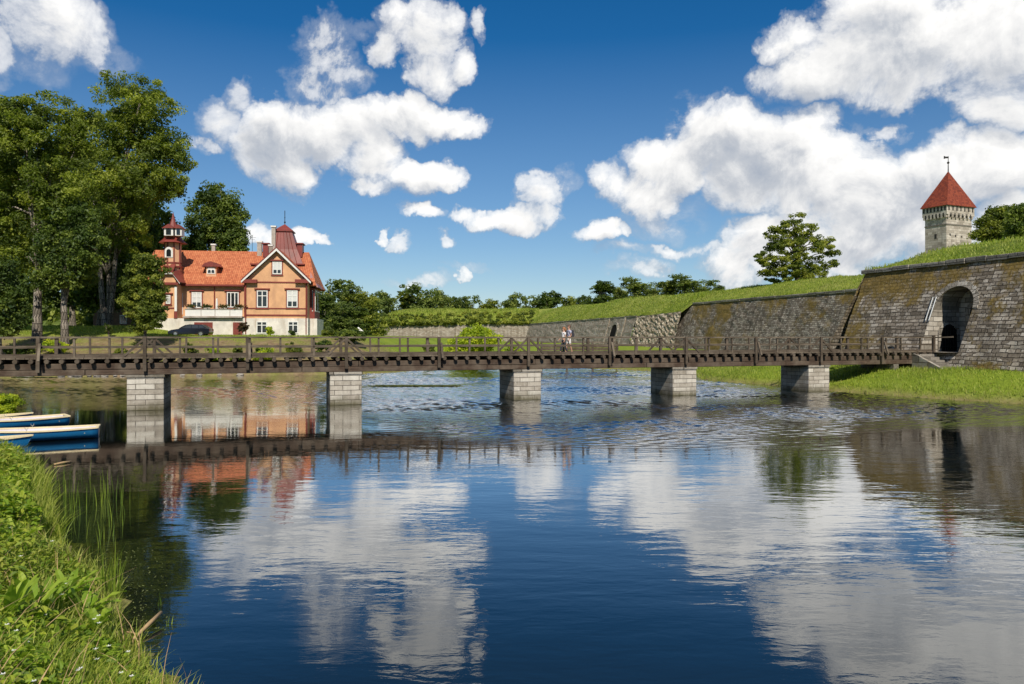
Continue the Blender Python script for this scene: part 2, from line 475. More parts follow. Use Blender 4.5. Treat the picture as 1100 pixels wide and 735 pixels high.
tc = W.n('ShaderNodeTexCoord').outputs['Generated']
sx = W.n('ShaderNodeSeparateXYZ'); W.link(W.vmath('NORMALIZE', tc).outputs[0], sx.inputs[0])
azn = W.math('ARCTAN2', sx.outputs[0], sx.outputs[1]); eln = W.math('ARCSINE', sx.outputs[2])
cv = W.n('ShaderNodeCombineXYZ'); W.link(azn, cv.inputs[0]); W.link(eln, cv.inputs[1])
g1 = wt.nodes.new('ShaderNodeGroup'); g1.node_tree = ng; W.link(cv.outputs[0], g1.inputs[0])
g2 = wt.nodes.new('ShaderNodeGroup'); g2.node_tree = ng
W.link(W.vmath('ADD', cv.outputs[0], (.010, .020, 0)).outputs[0], g2.inputs[0])
d1, d2 = g1.outputs[0], g2.outputs[0]
alpha = W.ramp(d1, [(.0, 0.0), (.16, .22), (.42, .70), (.9, 1.0)], 'EASE')
# thicker towards the light = darker
lit = W.math('SUBTRACT', d1, d2)
shade = W.math('ADD', W.math('MULTIPLY', lit, .38), .70)
depth = W.ramp(d1, [(.5, 0.0), (1.4, .36)])
soft = W.noise(cv.outputs[0], 7, 4, .5)
shade = W.math('SUBTRACT', shade, W.math('MULTIPLY', depth, W.ramp(soft, [(.35, 0.0), (.7, 1.0)])))
thin = W.ramp(d1, [(.1, .30), (.65, 0.0)])
shade = W.math('SUBTRACT', shade, thin)
ccol = W.ramp(shade, [(.10, (.30, .36, .46)), (.40, (.52, .55, .60)), (.62, (.82, .82, .82)), (.85, (1.0, .99, .97))])
skc = W.n('ShaderNodeHueSaturation', i_Saturation=1.30, i_Value=.92); W.link(sky.outputs[0], skc.inputs['Color'])
gam = W.n('ShaderNodeGamma'); W.link(W.mix(W.ramp(eln, [(0.0, .42), (.12, .22), (.38, 0.0)]), skc.outputs[0], (6.2, 7.2, 8.2)), gam.inputs[0]); gam.inputs[1].default_value = 1.0
bg1 = W.n('ShaderNodeBackground'); W.link(gam.outputs[0], bg1.inputs[0]); bg1.inputs[1].default_value = .092
bg2 = W.n('ShaderNodeBackground'); W.link(ccol, bg2.inputs[0]); bg2.inputs[1].default_value = 1.06
mx = W.n('ShaderNodeMixShader'); W.link(alpha, mx.inputs[0]); W.link(bg1.outputs[0], mx.inputs[1]); W.link(bg2.outputs[0], mx.inputs[2])
W.link(mx.outputs[0], wout.inputs[0])
w.cycles.sampling_method = 'MANUAL'; w.cycles.sample_map_resolution = 512

sc.view_settings.view_transform = 'Standard'; sc.view_settings.look = 'None'
sc.view_settings.gamma = 1.0; sc.view_settings.exposure = 0.0; sc.view_settings.use_curve_mapping = False
sc.cycles.use_denoising = True
sc.cycles.max_bounces = 6; sc.cycles.transparent_max_bounces = 4; sc.cycles.diffuse_bounces = 2; sc.cycles.glossy_bounces = 3
sc.cycles.caustics_reflective = False; sc.cycles.caustics_refractive = False
sc.cycles.sample_clamp_indirect = 4.0

# ------------------------------------------------------------------ plan of the place
def sdist(P, poly):
    """signed distance to polygon, negative inside"""
    P = np.asarray(P, float); n = len(poly)
    best = np.full(len(P), 1e9); inside = np.zeros(len(P), bool)
    for i in range(n):
        a = np.array(poly[i]); b = np.array(poly[(i + 1) % n]); d = b - a
        t = np.clip(((P - a) @ d) / (d @ d), 0, 1)
        q = a + t[:, None] * d
        best = np.minimum(best, np.hypot(*(P - q).T))
        c = ((a[1] > P[:, 1]) != (b[1] > P[:, 1]))
        with np.errstate(divide='ignore', invalid='ignore'):
            xi = (b[0] - a[0]) * (P[:, 1] - a[1]) / (b[1] - a[1] if b[1] != a[1] else 1e-9) + a[0]
        inside ^= c & (P[:, 0] < xi)
    return np.where(inside, -best, best)

def sstep(a, b, x):
    t = np.clip((x - a) / (b - a), 0, 1); return t * t * (3 - 2 * t)

def vnoise(P, scale, seed=0):
    """cheap smooth value noise, 2-D"""
    x = P[:, 0] * scale + seed * 17.3; y = P[:, 1] * scale + seed * 9.1
    return (np.sin(x * 1.3 + 1.7 * np.sin(y * .9 + seed)) + np.sin(y * 1.7 + 1.3 * np.sin(x * 1.1 + 2)) + .5 * np.sin(x * 3.1 + y * 2.3) + .5 * np.sin(y * 3.7 - x * 2.9 + 1)) / 3

MOAT = [(60, -30), (16, -8), (7, 0), (3, 3), (.3, 5), (-2.3, 6.4), (-3.9, 8.2), (-5.2, 9.6), (-6.0, 11.2), (-8.0, 13.2), (-9.4, 15.0), (-10.9, 17.4), (-12.4, 19.6), (-14.6, 22.0),
        (-18.2, 24.2), (-21.0, 27), (-22.5, 31), (-23.4, 34.5), (-26, 37), (-33, 41), (-45, 46), (-70, 52), (-110, 58),
        (-110, 78), (-70, 73), (-52, 71), (-40, 72.2), (-30, 73.5), (-20, 75), (-14, 79), (-9, 88), (0, 93), (8, 92), (13, 88), (17.2, 80), (18.2, 73), (17.2, 67), (18.6, 62.5), (20.6, 60),
        (22.4, 53.5), (25.8, 47.4), (29.4, 42.8), (33.5, 37), (38, 30), (46, 10)]
U = Vector((.9514, .3080, 0)); PV = Vector((-.3080, .9514, 0)); WV = Vector((.3080, -.9514, 0))
B0 = Vector((-19.2, 39.0, 0))
BC = B0 + PV * 1.5                                    # bridge centre line
def BP(t, v, z): return B0 + U * t + PV * v + Vector((0, 0, z))
G1 = BC + U * 55.8 - WV * 8.0                         # top left corner of gate bastion
G2 = G1 + WV * 48
FLK = G1 + U * 17.5 - WV * 6
FORT = [(-42, 330), (-44, 250), (-41, 218), (5, 214), (29, 127.5), (30.9, 127), (46.5, 76), (FLK.x, FLK.y), (G1.x, G1.y), (G2.x, G2.y), (140, G2.y + 5), (140, 330)]
ZC = [6.4, 6.6, 6.8, 7.4, 7.9, 9.4, 9.4, 9.4, 9.4, 9.4, 9.4, 9.4]    # cornice height at each vertex

def ground_h(P):
    P = np.asarray(P, float)
    d = sdist(P, MOAT); x, y = P[:, 0], P[:, 1]
    dd = np.maximum(d, 0)
    near = .25 * sstep(0, .35, dd) + 2.0 * sstep(.2, 4.2, dd) - .0 * dd
    farl = .5 * sstep(0, .5, dd) + 1.5 * sstep(.3, 5, dd) + 1.95 * sstep(3, 15, dd)
    rise = sstep(-38, -46, x) * sstep(8, 16, dd)
    farl = farl + rise * (.45 + .9 * sstep(86, 100, y))
    mid = .25 * sstep(0, .5, dd) + .8 * sstep(0, 10, dd) + 1.5 * sstep(10, 110, dd)
    right = .45 * sstep(0, .5, dd) + 1.15 * sstep(.2, 6, dd) + .8 * sstep(12, 80, dd)
    wn = sstep(62, 52, y) * sstep(12, 2, x)
    wl = sstep(60, 64, y) * sstep(-12, -21, x) 
    wr = sstep(10, 16, x)
    wm = np.clip(1 - wn - wl - wr, 0, 1)
    s = wn + wl + wr + wm
    h = (near * wn + farl * wl + right * wr + mid * wm) / s
    h = h + (vnoise(P, .35, 1) * .09 + vnoise(P, 1.1, 2) * .03) * sstep(.1, 2, dd)
    under = -1.3 * sstep(0, 3.5, -d)
    h = np.where(d > 0, np.maximum(h, .03), under - .02)
    return h, d
def gz(x, y): return float(ground_h([[x, y]])[0][0])

# ------------------------------------------------------------------ ground
def axis(lo, hi, flo, fhi, step, far=90):
    a = list(np.arange(flo, fhi + 1e-6, step))
    s = step; v = fhi
    while v < hi: s *= 1.22; v += s; a.append(v)
    s = step; v = flo; pre = []
    while v > lo: s *= 1.22; v -= s; pre.append(v)
    return np.array(pre[::-1] + a)
gx = axis(-3000, 3000, -75, 60, .6); gy = axis(-800, 4000, -4, 130, .6)
X, Y = np.meshgrid(gx, gy); P = np.stack([X.ravel(), Y.ravel()], 1)
H, D = ground_h(P)
infort = sdist(P, FORT)
H = np.where(infort < -3, np.minimum(H, 1.5), H)
nx, ny = len(gx), len(gy)
idx = np.arange(nx * ny).reshape(ny, nx)
q = np.stack([idx[:-1, :-1], idx[:-1, 1:], idx[1:, 1:], idx[1:, :-1]], -1).reshape(-1, 4)

def soil_mask(P):
    x, y = P[:, 0], P[:, 1]; d = sdist(P, MOAT)
    s = sstep(-8, -20, x) * sstep(62, 68, y) * sstep(14.5, 10, d) * sstep(-70, -60, x)
    s = s * np.clip(.95 + .6 * vnoise(P, .8, 5), 0, 1)
    s = np.maximum(s, sstep(.5, .05, d) * .8)
    return s
m, nt, out = new_mat('grass_ground'); T = NT(nt)
gp = T.n('ShaderNodeNewGeometry').outputs['Position']
n1 = T.noise(gp, .18, 5, .6); n2 = T.noise(gp, 2.2, 6, .7); n3 = T.noise(gp, 14, 4, .7)
c = T.ramp(T.math('ADD', T.math('MULTIPLY', n1, .5), T.math('MULTIPLY', n2, .5)), [(.3, (.12, .165, .014)), (.5, (.225, .30, .025)), (.7, (.33, .37, .05))])
c = T.mix(T.ramp(n3, [(.35, .45), (.65, 0.0)]), c, (.03, .05, .01))
dirt = T.ramp(T.noise(gp, 1.6, 6, .7), [(.3, (.13, .085, .045)), (.6, (.27, .19, .11)), (.8, (.38, .30, .20))])
at_ = T.n('ShaderNodeAttribute', attribute_name='soil').outputs['Fac']
mk = T.math('MULTIPLY', at_, T.ramp(T.noise(gp, .9, 6, .7), [(.3, .55), (.55, 1.0)]))
c = T.mix(mk, c, dirt)
T.bsdf(out, c, .9, T.bump(T.math('ADD', n2, T.math('MULTIPLY', n3, .5)), .8, .12), .15)
M_GRASS = m
g = np_mesh('ground', np.stack([P[:, 0], P[:, 1], H], 1), quads=q, mat=M_GRASS, attrs={'soil': soil_mask(P)}, smooth=True)
tag(g, kind='structure')

# ------------------------------------------------------------------ water
m, nt, out = new_mat('moat_water'); T = NT(nt)
gp = T.n('ShaderNodeNewGeometry').outputs['Position']
sx = T.n('ShaderNodeSeparateXYZ'); T.link(gp, sx.inputs[0]); x_, y_ = sx.outputs[0], sx.outputs[1]
# wind ruffled sheet in the open middle; calm under the left bank and close by
ruf = T.n('ShaderNodeAttribute', attribute_name='ruffle').outputs['Fac']
# slow swell that bends the mirror image, and small ripples
w1 = T.noise(T.mapping(gp, scale=(.4, 1.0, 1), rot=(0, 0, .12)), .9, 3, .5, .3)
w2 = T.noise(T.mapping(gp, scale=(.35, 1.0, 1), rot=(0, 0, -.15)), 3.0, 3, .55, .4)
w3 = T.noise(T.mapping(gp, scale=(.7, 1.0, 1)), 9.0, 3, .6, .3)
calm = T.ramp(T.noise(T.mapping(gp, scale=(.4, 1, 1), loc=(5, 2, 0)), .16, 3, .5), [(.35, .35), (.65, 1.0)])
leftcalm = T.ramp(T.math('MULTIPLY', T.math('ADD', x_, 14.0), .1), [(0.0, .30), (1.0, 1.0)])
amp = T.math('MULTIPLY', calm, leftcalm)
h = T.math('ADD', T.math('MULTIPLY', T.math('MULTIPLY', w1, .015), amp), T.math('MULTIPLY', T.math('MULTIPLY', w2, .0062), amp))
h = T.math('ADD', h, T.math('MULTIPLY', T.math('MULTIPLY', T.noise(gp, 6, 3, .6), .012), ruf))
h = T.math('ADD', h, T.math('MULTIPLY', T.math('MULTIPLY', w3, .006), T.math('ADD', T.math('MULTIPLY', ruf, 1.0), .12)))
bp = T.bump(h, 1.0, 1.0)
fr = T.n('ShaderNodeFresnel'); fr.inputs[0].default_value = 1.45; T.link(bp, fr.inputs['Normal'])
gl = T.n('ShaderNodeBsdfGlossy'); gl.inputs['Color'].default_value = (.96, .96, .95, 1)
T.link(T.math('ADD', T.math('MULTIPLY', ruf, .03), .010), gl.inputs['Roughness']); T.link(bp, gl.inputs['Normal'])
df = T.n('ShaderNodeBsdfDiffuse'); df.inputs[0].default_value = (.006, .009, .008, 1)
ms = T.n('ShaderNodeMixShader')
fk = T.ramp(fr.outputs[0], [(0.0, 0.0), (.11, .18), (.33, .70), (1.0, 1.0)])
T.link(fk, ms.inputs[0]); T.link(df.outputs[0], ms.inputs[1]); T.link(gl.outputs[0], ms.inputs[2]); T.link(ms.outputs[0], out.inputs[0])
wx = np.concatenate([np.arange(-130, -50, 4.0), np.arange(-50, 34, .2), np.arange(34, 71, 4.0)])
wy = np.concatenate([np.arange(-60, 22, 4.0), np.arange(22, 66, .09), np.arange(66, 96, .14), np.arange(96, 111, 3.0)])
WX, WY = np.meshgrid(wx, wy); WP = np.stack([WX.ravel(), WY.ravel()], 1)
wn_ = vnoise(WP * (.45, 1), .16, 12) + .5 * vnoise(WP * (.4, 1), .6, 13)
curv = .016 * (WP[:, 0] - 3) ** 2 + .13 * np.maximum(-WP[:, 0], 0) ** 2
RUF = sstep(-5, 5, WP[:, 1] - 29.5 - curv + 3.2 * wn_)
RUF = np.maximum(RUF, .55 * sstep(37, 46, WP[:, 1] + 2 * wn_))
rw = np.random.default_rng(21); HW = np.zeros(len(WP))
for k in range(34):
    lam = .26 * (3.0 ** rw.random()); th = PI / 2 + rw.normal(0, .7); kk = 2 * PI / lam
    HW += (.0056 / math.sqrt(34) * 4.2) * (lam / .5) * np.sin(kk * (WP[:, 0] * math.cos(th) + WP[:, 1] * math.sin(th)) + rw.uniform(0, 6.28))
inb = (WP[:, 0] > -49) & (WP[:, 0] < 33) & (WP[:, 1] > 23) & (WP[:, 1] < 95)
patchy = .35 + .65 * sstep(-.5, .5, vnoise(WP * (.5, 1), .3, 15))
HW = HW * RUF * inb * patchy
nx, ny = len(wx), len(wy); idx = np.arange(nx * ny).reshape(ny, nx)
q = np.stack([idx[:-1, :-1], idx[:-1, 1:], idx[1:, 1:], idx[1:, :-1]], -1).reshape(-1, 4)
tag(np_mesh('water', np.column_stack([WP, HW]), quads=q, mat=m, attrs={'ruffle': RUF}, smooth=True), kind='structure')

# ------------------------------------------------------------------ rampart: grassy earth behind the walls
xs, ys = np.meshgrid(np.arange(-46, 140, 2.2), np.arange(12, 330, 2.2)); RP = np.stack([xs.ravel(), ys.ravel()], 1)
RP = RP + rng.uniform(-.5, .5, RP.shape)
dF = -sdist(RP, FORT)
far = (RP[:, 1] > 150) | (RP[:, 0] > 75)
keep = (dF > 1.0) & (~far | (dF < 22) | (rng.random(len(RP)) < .12))
xs2, ys2 = np.meshgrid(np.arange(20, 62, 1.1), np.arange(20, 130, 1.1)); RP2 = np.stack([xs2.ravel(), ys2.ravel()], 1) + .3
d2_ = -sdist(RP2, FORT); RP2 = RP2[(d2_ > .8) & (d2_ < 12)]
bd = []; zb = []
for i in range(len(FORT)):
    a = np.array(FORT[i]); b_ = np.array(FORT[(i + 1) % len(FORT)]); L = np.hypot(*(b_ - a)); k = max(1, int(L / 2.0))
    for j in range(k):
        bd.append(a + (b_ - a) * j / k)
nb_ = len(bd)
allp = np.concatenate([np.array(bd), RP[keep], RP2])
def rampart_z(P):
    P = np.asarray(P, float); n = len(FORT)
    ws = np.zeros(len(P)); zs = np.zeros(len(P)); best = np.full(len(P), 1e9)
    for i in range(n):
        a = np.array(FORT[i]); b_ = np.array(FORT[(i + 1) % n]); d = b_ - a
        t = np.clip(((P - a) @ d) / (d @ d), 0, 1); qd = np.hypot(*(P - (a + t[:, None] * d)).T)
        zc = ZC[i] * (1 - t) + ZC[(i + 1) % n] * t
        wgt = 1 / (qd + .05) ** 4; ws += wgt; zs += wgt * zc; best = np.minimum(best, qd)
    zc = zs / ws
    top = 12.15 + .35 * vnoise(P, .09, 3)
    L = 9.5 + 1.5 * vnoise(P, .05, 6)
    r = np.clip(best / L, 0, 1); prof = 1 - (1 - r) ** 1.9
    z = zc + .12 + (top - zc - .12) * prof
    return z + (vnoise(P, .5, 4) * .16 + vnoise(P, 1.3, 8) * .06) * sstep(.3, 2, best)
res = delaunay_2d_cdt([Vector(p) for p in allp], [], [list(range(nb_))], 1, 1e-4)
vv = np.array([v[:] for v in res[0]]); zz = rampart_z(vv)
m, nt, out = new_mat('rampart_grass'); T = NT(nt)
gp = T.n('ShaderNodeNewGeometry').outputs['Position']
n1 = T.noise(gp, .12, 5, .6); n2 = T.noise(T.mapping(gp, scale=(1, 1, .5)), 1.1, 7, .72); n3 = T.noise(gp, 9, 4, .7)
c = T.ramp(T.math('ADD', T.math('MULTIPLY', n1, .45), T.math('MULTIPLY', n2, .55)), [(.32, (.08, .125, .012)), (.44, (.19, .25, .03)), (.56, (.31, .34, .06)), (.70, (.42, .36, .14))])
c = T.mix(T.ramp(n3, [(.35, .5), (.65, 0.0)]), c, (.025, .045, .01))
T.bsdf(out, c, .9, T.bump(T.math('ADD', n2, T.math('MULTIPLY', n3, .4)), .9, .25), .15)
M_RAMP = m
r_ = np_mesh('terrain', np.column_stack([vv, zz]), tris=[f for f in res[2] if len(f) == 3], mat=M_RAMP, smooth=True)
tag(r_, kind='structure')
# ------------------------------------------------------------------ fortress walls
MOSS = [(.09, .068, .016), (.19, .125, .025), (.28, .205, .05)]
M_GATEWALL = m_stone('bastion_stone', .86, .30, [(.10, .078, .055), (.27, .225, .175), (.60, .54, .46)], (.045, .036, .026), .03, MOSS, .6, 1.3, warp=.09, mossrange=(.50, .57), irregular=True)
M_CURTAIN = m_stone('curtain_stone', .72, .26, [(.085, .066, .048), (.23, .195, .155), (.50, .45, .38)], (.04, .032, .024), .03, MOSS, .8, 1.1, warp=.08, mossrange=(.52, .63), irregular=True)
M_OLDWALL = m_stone('weathered_stone', .7, .28, [(.23, .18, .13), (.31, .27, .22), (.48, .43, .36)], (.22, .175, .13), .02, [(.06, .06, .02), (.10, .10, .03), (.14, .12, .05)], .85, .7, warp=.06, mossrange=(.66, .78))
M_CRUMBLE = m_stone('crumbled_stone', .5, .33, [(.16, .12, .08), (.48, .39, .28), (.80, .72, .58)], (.22, .17, .12), .05, MOSS, .3, 1.0, warp=.4, mossrange=(.62, .74))
M_COPING = m_stone('coping_stone', 1.6, .5, [(.13, .115, .09), (.26, .23, .19), (.48, .44, .38)], (.06, .05, .04), .03, MOSS, .2, .8, warp=.05, mossrange=(.58, .72))
M_DARK = m_plain('opening_shade_and_door', (.012, .011, .010), .95, 0, .1)
M_IRON = m_plain('wrought_iron', (.03, .028, .026), .6, .6)

def wall_face(p_top0, p_top1, z0, z1, zb, batter, name, mat, parent, hole=None, side0=0.0, side1=0.0, ds=1.0, dz=.6, mossfn=None, jit=.05):
    """battered face from the cornice line down to zb. hole: fn(s, z)->bool cut"""
    a = Vector((p_top0[0], p_top0[1], 0)); b = Vector((p_top1[0], p_top1[1], 0)); L = (b - a).length; d = (b - a) / L
    n = Vector((d.y, -d.x, 0))                       # outward: right of the travel direction is inside
    ns = max(2, int(L / ds)) + 1; nz = max(2, int((max(z0, z1) - zb) / dz)) + 1
    V, UV, MS = [], [], []
    for j in range(nz):
        for i in range(ns):
            f = j / (nz - 1); s0 = L * i / (ns - 1)
            zt = z0 + (z1 - z0) * i / (ns - 1)
            z = zt + (zb - zt) * f; down = zt - z
            s = s0 - side0 * down * (1 - s0 / L) + side1 * down * (s0 / L)
            k = random.uniform(-jit, jit) if 0 < j else 0
            p = a + d * s + n * (batter * down + k)
            V.append((p.x, p.y, z)); UV.append((s, -down * math.hypot(1, batter)))
            MS.append(mossfn(s, down) if mossfn else 0.0)
    Q = []
    for j in range(nz - 1):
        for i in range(ns - 1):
            q0 = j * ns + i
            Q.append((q0, q0 + ns, q0 + ns + 1, q0 + 1))
    return np_mesh(name, V, quads=Q, mat=mat, parent=parent, uv=UV, attrs={'mossy': MS}, smooth=False)

def coping(p0, p1, z0, z1, name, parent, mat=M_COPING, over=.16, hgt=.32, dep=.9, seg=1.7, gap=.0):
    a = Vector((p0[0], p0[1], 0)); b = Vector((p1[0], p1[1], 0)); L = (b - a).length; d = (b - a) / L; n = Vector((d.y, -d.x, 0))
    mb = MB(); k = max(1, int(L / seg))
    for i in range(k):
        s0 = L * i / k + random.uniform(.01, .03); s1 = L * (i + 1) / k - .02
        za = z0 + (z1 - z0) * (i + .5) / k + random.uniform(-.03, .03)
        ov = over + random.uniform(-.05, .04)
        hh = hgt * random.uniform(.85, 1.1)
        M = Matrix(((d.x, n.x, 0, a.x), (d.y, n.y, 0, a.y), (0, 0, 1, 0), (0, 0, 0, 1)))
        mb.box(s0, s1, -dep, ov, za - .04, za + hh, M)
    return mb.build(name, mat, parent, bevel=.04)

ZB = .7
# the long low wall at the back of the moat
t = thing('fortress_wall', 'long low grey wall at the far end of the moat under the shrubby grass mound', 'wall')
wall_face((-41, 218), (5, 214), 6.8, 7.2, 1.0, .12, 'masonry', M_OLDWALL, t, ds=2)
wall_face((-44, 250), (-41, 218), 6.6, 6.8, 1.0, .12, 'masonry', M_OLDWALL, t, ds=3)
coping((-41, 218), (5, 214), 6.8, 7.2, 'coping', t, over=.1, seg=3)
# wall with the small postern arch
pc0, pc1 = Vector((5, 214, 0)), Vector((29, 127.5, 0))
t = thing('fortress_wall', 'weathered grey wall with a small arched doorway and a crumbling pale end', 'wall')
Lc = (pc1 - pc0).length; dc = (pc1 - pc0) / Lc; nc = Vector((dc.y, -dc.x, 0))
k_ = .80
pm = pc0 + dc * Lc * k_
zm = 7.4 + (7.9 - 7.4) * k_
wall_face(pc0, pm, 7.4, zm, 1.0, .30, 'masonry', M_OLDWALL, t, ds=2, jit=.08)
wall_face(pm, pc1, zm, 8.2, 1.0, .26, 'crumbled_masonry', M_CRUMBLE, t, ds=.5, dz=.35, jit=.16)['label'] = 'crumbling end of the wall, bare pale rubble showing'
coping(pc0, pm, 7.4, zm, 'coping', t, over=.1, seg=2.6, hgt=.22)
for fr_ in (.655, .745):                      # stone ribs either side of the doorway
    mb = MB(); c0 = pc0 + dc * Lc * fr_; z_ = 7.4 + .5 * fr_
    M = Matrix(((dc.x, nc.x, 0, c0.x), (dc.y, nc.y, 0, c0.y), (0, 0, 1, 0), (0, 0, 0, 1)))
    mb.poly([M @ Vector(v) for v in ((-.3, .22, z_), (-.3, 2.15, 1), (.3, 2.15, 1), (.3, .22, z_))])
    mb.poly([M @ Vector(v) for v in ((-.3, -.1, z_), (-.3, 1.8, 1), (-.3, 2.15, 1), (-.3, .22, z_))])
    mb.poly([M @ Vector(v) for v in ((.3, .22, z_), (.3, 2.15, 1), (.3, 1.8, 1), (.3, -.1, z_))])
    mb.poly([M @ Vector(v) for v in ((-.3, -.1, z_), (-.3, .22, z_), (.3, .22, z_), (.3, -.1, z_))])
    mb.build('buttress', M_OLDWALL, t)
c0 = pc0 + dc * Lc * .70
M = Matrix(((dc.x, nc.x, 0, c0.x), (dc.y, nc.y, 0, c0.y), (0, 0, 1, 0), (0, 0, 0, 1)))
mb = MB(); r_in, r_out, zs = 1.55, 2.0, 4.9
def on_face(s, z, e): return M @ Vector((s, .30 * (7.75 - z) + e, z))
pts_i = [(r_in * math.cos(a), zs + r_in * math.sin(a)) for a in np.linspace(PI, 0, 13)]; pts_i = [(-r_in, 1.2)] + pts_i + [(r_in, 1.2)]
pts_o = [(r_out * math.cos(a), zs + r_out * math.sin(a)) for a in np.linspace(PI, 0, 13)]; pts_o = [(-r_out, 1.2)] + pts_o + [(r_out, 1.2)]
for i in range(len(pts_i) - 1):
    a_, b_, c_, d_ = pts_i[i], pts_i[i + 1], pts_o[i + 1], pts_o[i]
    mb.quad(on_face(*a_, .25), on_face(*d_, .25), on_face(*c_, .25), on_face(*b_, .25))
    mb.quad(on_face(*a_, .25), on_face(*b_, .25), on_face(*b_, .09), on_face(*a_, .09))
    mb.quad(on_face(*d_, .25), on_face(*d_, .0), on_face(*c_, .0), on_face(*c_, .25))
ar = mb.build('arch', M_COPING, t)
mb = MB(); mb.poly([on_face(*q, .1) for q in reversed(pts_i)]); mb.build('doorway', M_DARK, t)  # no opening cut: dark sheet paints the shade inside the doorway

# long curtain wall
t = thing('curtain_wall', 'long dark mossy curtain wall with white lime streaks, between the crumbling wall and the gate bastion', 'wall')
def mossB(s, down): return .11 * max(0, 1 - down / 3.2) + (.16 if 8 < s < 12 else 0) + (.06 if s < 8 else 0) - .06
wall_face((30.9, 127), (46.5, 76), 9.4, 9.4, ZB, .34, 'masonry', M_CURTAIN, t, ds=1.2, side0=.10, mossfn=mossB, jit=.06)
coping((30.9, 127), (46.5, 76), 9.4, 9.4, 'coping', t, hgt=.3)
wall_face((29.5, 131.5), (30.9, 127), 8.6, 9.4, ZB, .34, 'return_masonry', M_CURTAIN, t, ds=1, side1=.10)

# ------------------------------------------------------------------ gate bastion
S_C, HALF, Z_SPR, Z_FLR = 10.0, 1.7, 5.9, 2.72
BAT = .42
t = thing('gate_bastion', 'sloping moss covered stone bastion with the deep arched gateway at the end of the footbridge', 'bastion')
def GW(s, e, z):                        # s along the wall, e outward from the cornice line
    return G1 + WV * s - U * e + Vector((0, 0, z))
ztop = 9.4
def facep(s, z, extra=0.0): return GW(s, BAT * (ztop - z) + extra, z)
def mossG(s, down):
    v = .12 * max(0, 1 - down / 4.2) - .055
    if s < 5: v += .05
    if s > 13: v += .03
    if 3.0 < s < 7 and down > 3: v -= .08
    return v
V, UV, MS, Q = [], [], [], []
vid = {}
def addv(s, z):
    key = (round(s, 3), round(z, 3))
    if key in vid: return vid[key]
    onedge = abs(abs(s - S_C) - HALF) < .02 or z > ztop - .01 or (abs(s - S_C) < HALF + .02)
    k = 0 if onedge else random.uniform(-.06, .06)
    p = facep(s, z, k); vid[key] = len(V); V.append(tuple(p)); UV.append((s, -(ztop - z) * 1.085)); MS.append(mossG(s, ztop - z)); return vid[key]
zrows = list(np.linspace(ZB, ztop, 16))
def column(s0, s1):
    for j in range(len(zrows) - 1):
        Q.append((addv(s0, zrows[j]), addv(s1, zrows[j]), addv(s1, zrows[j + 1]), addv(s0, zrows[j + 1])))
sl_ = list(np.linspace(0, S_C - HALF, 9)); sr_ = list(np.linspace(S_C + HALF, 46, 44))
for a_, b_ in zip(sl_[:-1], sl_[1:]): column(a_, b_)
for a_, b_ in zip(sr_[:-1], sr_[1:]): column(a_, b_)
arc = [(S_C - HALF * math.cos(a), Z_SPR + HALF * math.sin(a)) for a in np.linspace(0, PI, 17)]
arc[0] = (S_C - HALF, Z_SPR); arc[-1] = (S_C + HALF, Z_SPR)
for i in range(16):                                   # above the arch
    (sa, za), (sb, zb_) = arc[i], arc[i + 1]
    n = 4
    for j in range(n):
        fa0, fa1 = za + (ztop - za) * j / n, za + (ztop - za) * (j + 1) / n
        fb0, fb1 = zb_ + (ztop - zb_) * j / n, zb_ + (ztop - zb_) * (j + 1) / n
        Q.append((addv(sa, fa0), addv(sb, fb0), addv(sb, fb1), addv(sa, fa1)))
for j in range(3):                                    # below the threshold
    z0_, z1_ = ZB + (Z_FLR - ZB) * j / 3, ZB + (Z_FLR - ZB) * (j + 1) / 3
    Q.append((addv(S_C - HALF, z0_), addv(S_C + HALF, z0_), addv(S_C + HALF, z1_), addv(S_C - HALF, z1_)))
np_mesh('masonry', V, quads=Q, mat=M_GATEWALL, parent=t, uv=UV, attrs={'mossy': MS})
coping(G1 - WV * .3, G1 + WV * 46, ztop, ztop, 'coping', t, over=.22, hgt=.34)
wall_face((FLK.x, FLK.y), (G1.x, G1.y), 9.4, 9.4, ZB, .3, 'flank_masonry', M_GATEWALL, t, ds=1.2, side1=BAT)
coping((FLK.x, FLK.y), (G1.x, G1.y), 9.4, 9.4, 'coping', t, over=.22, hgt=.34)
# recess: floor, jambs, vault, back wall
EB = -1.15                                            # back plane, metres inside the cornice line
M_JAMB = m_stone('jamb_stone', .9, .36, [(.14, .125, .10), (.34, .30, .25), (.58, .54, .47)], (.07, .06, .05), .022, None, .3, .7, warp=.04)
for sgn in (-1, 1):
    mb = MB(); s = S_C + sgn * HALF
    zz_ = np.linspace(Z_FLR - .3, Z_SPR, 8)
    for a_, b_ in zip(zz_[:-1], zz_[1:]):
        pa, pb = facep(s, a_), facep(s, b_); qa, qb = GW(s, EB, a_), GW(s, EB, b_)
        mb.quad(*( (qa, pa, pb, qb) if sgn < 0 else (pa, qa, qb, pb)))
    mb.build('jamb', M_JAMB, t)
mb = MB()
for i in range(16):
    (sa, za), (sb, zb_) = arc[i], arc[i + 1]
    mb.quad(facep(sa, za), GW(sa, EB, za), GW(sb, EB, zb_), facep(sb, zb_))
mb.build('vault', M_COPING, t)
mb = MB(); mb.quad(GW(S_C - HALF - .05, EB, Z_FLR), GW(S_C - HALF - .05, 3.2, Z_FLR), GW(S_C + HALF + .05, 3.2, Z_FLR), GW(S_C + HALF + .05, EB, Z_FLR)); mb.build('threshold', M_COPING, t)
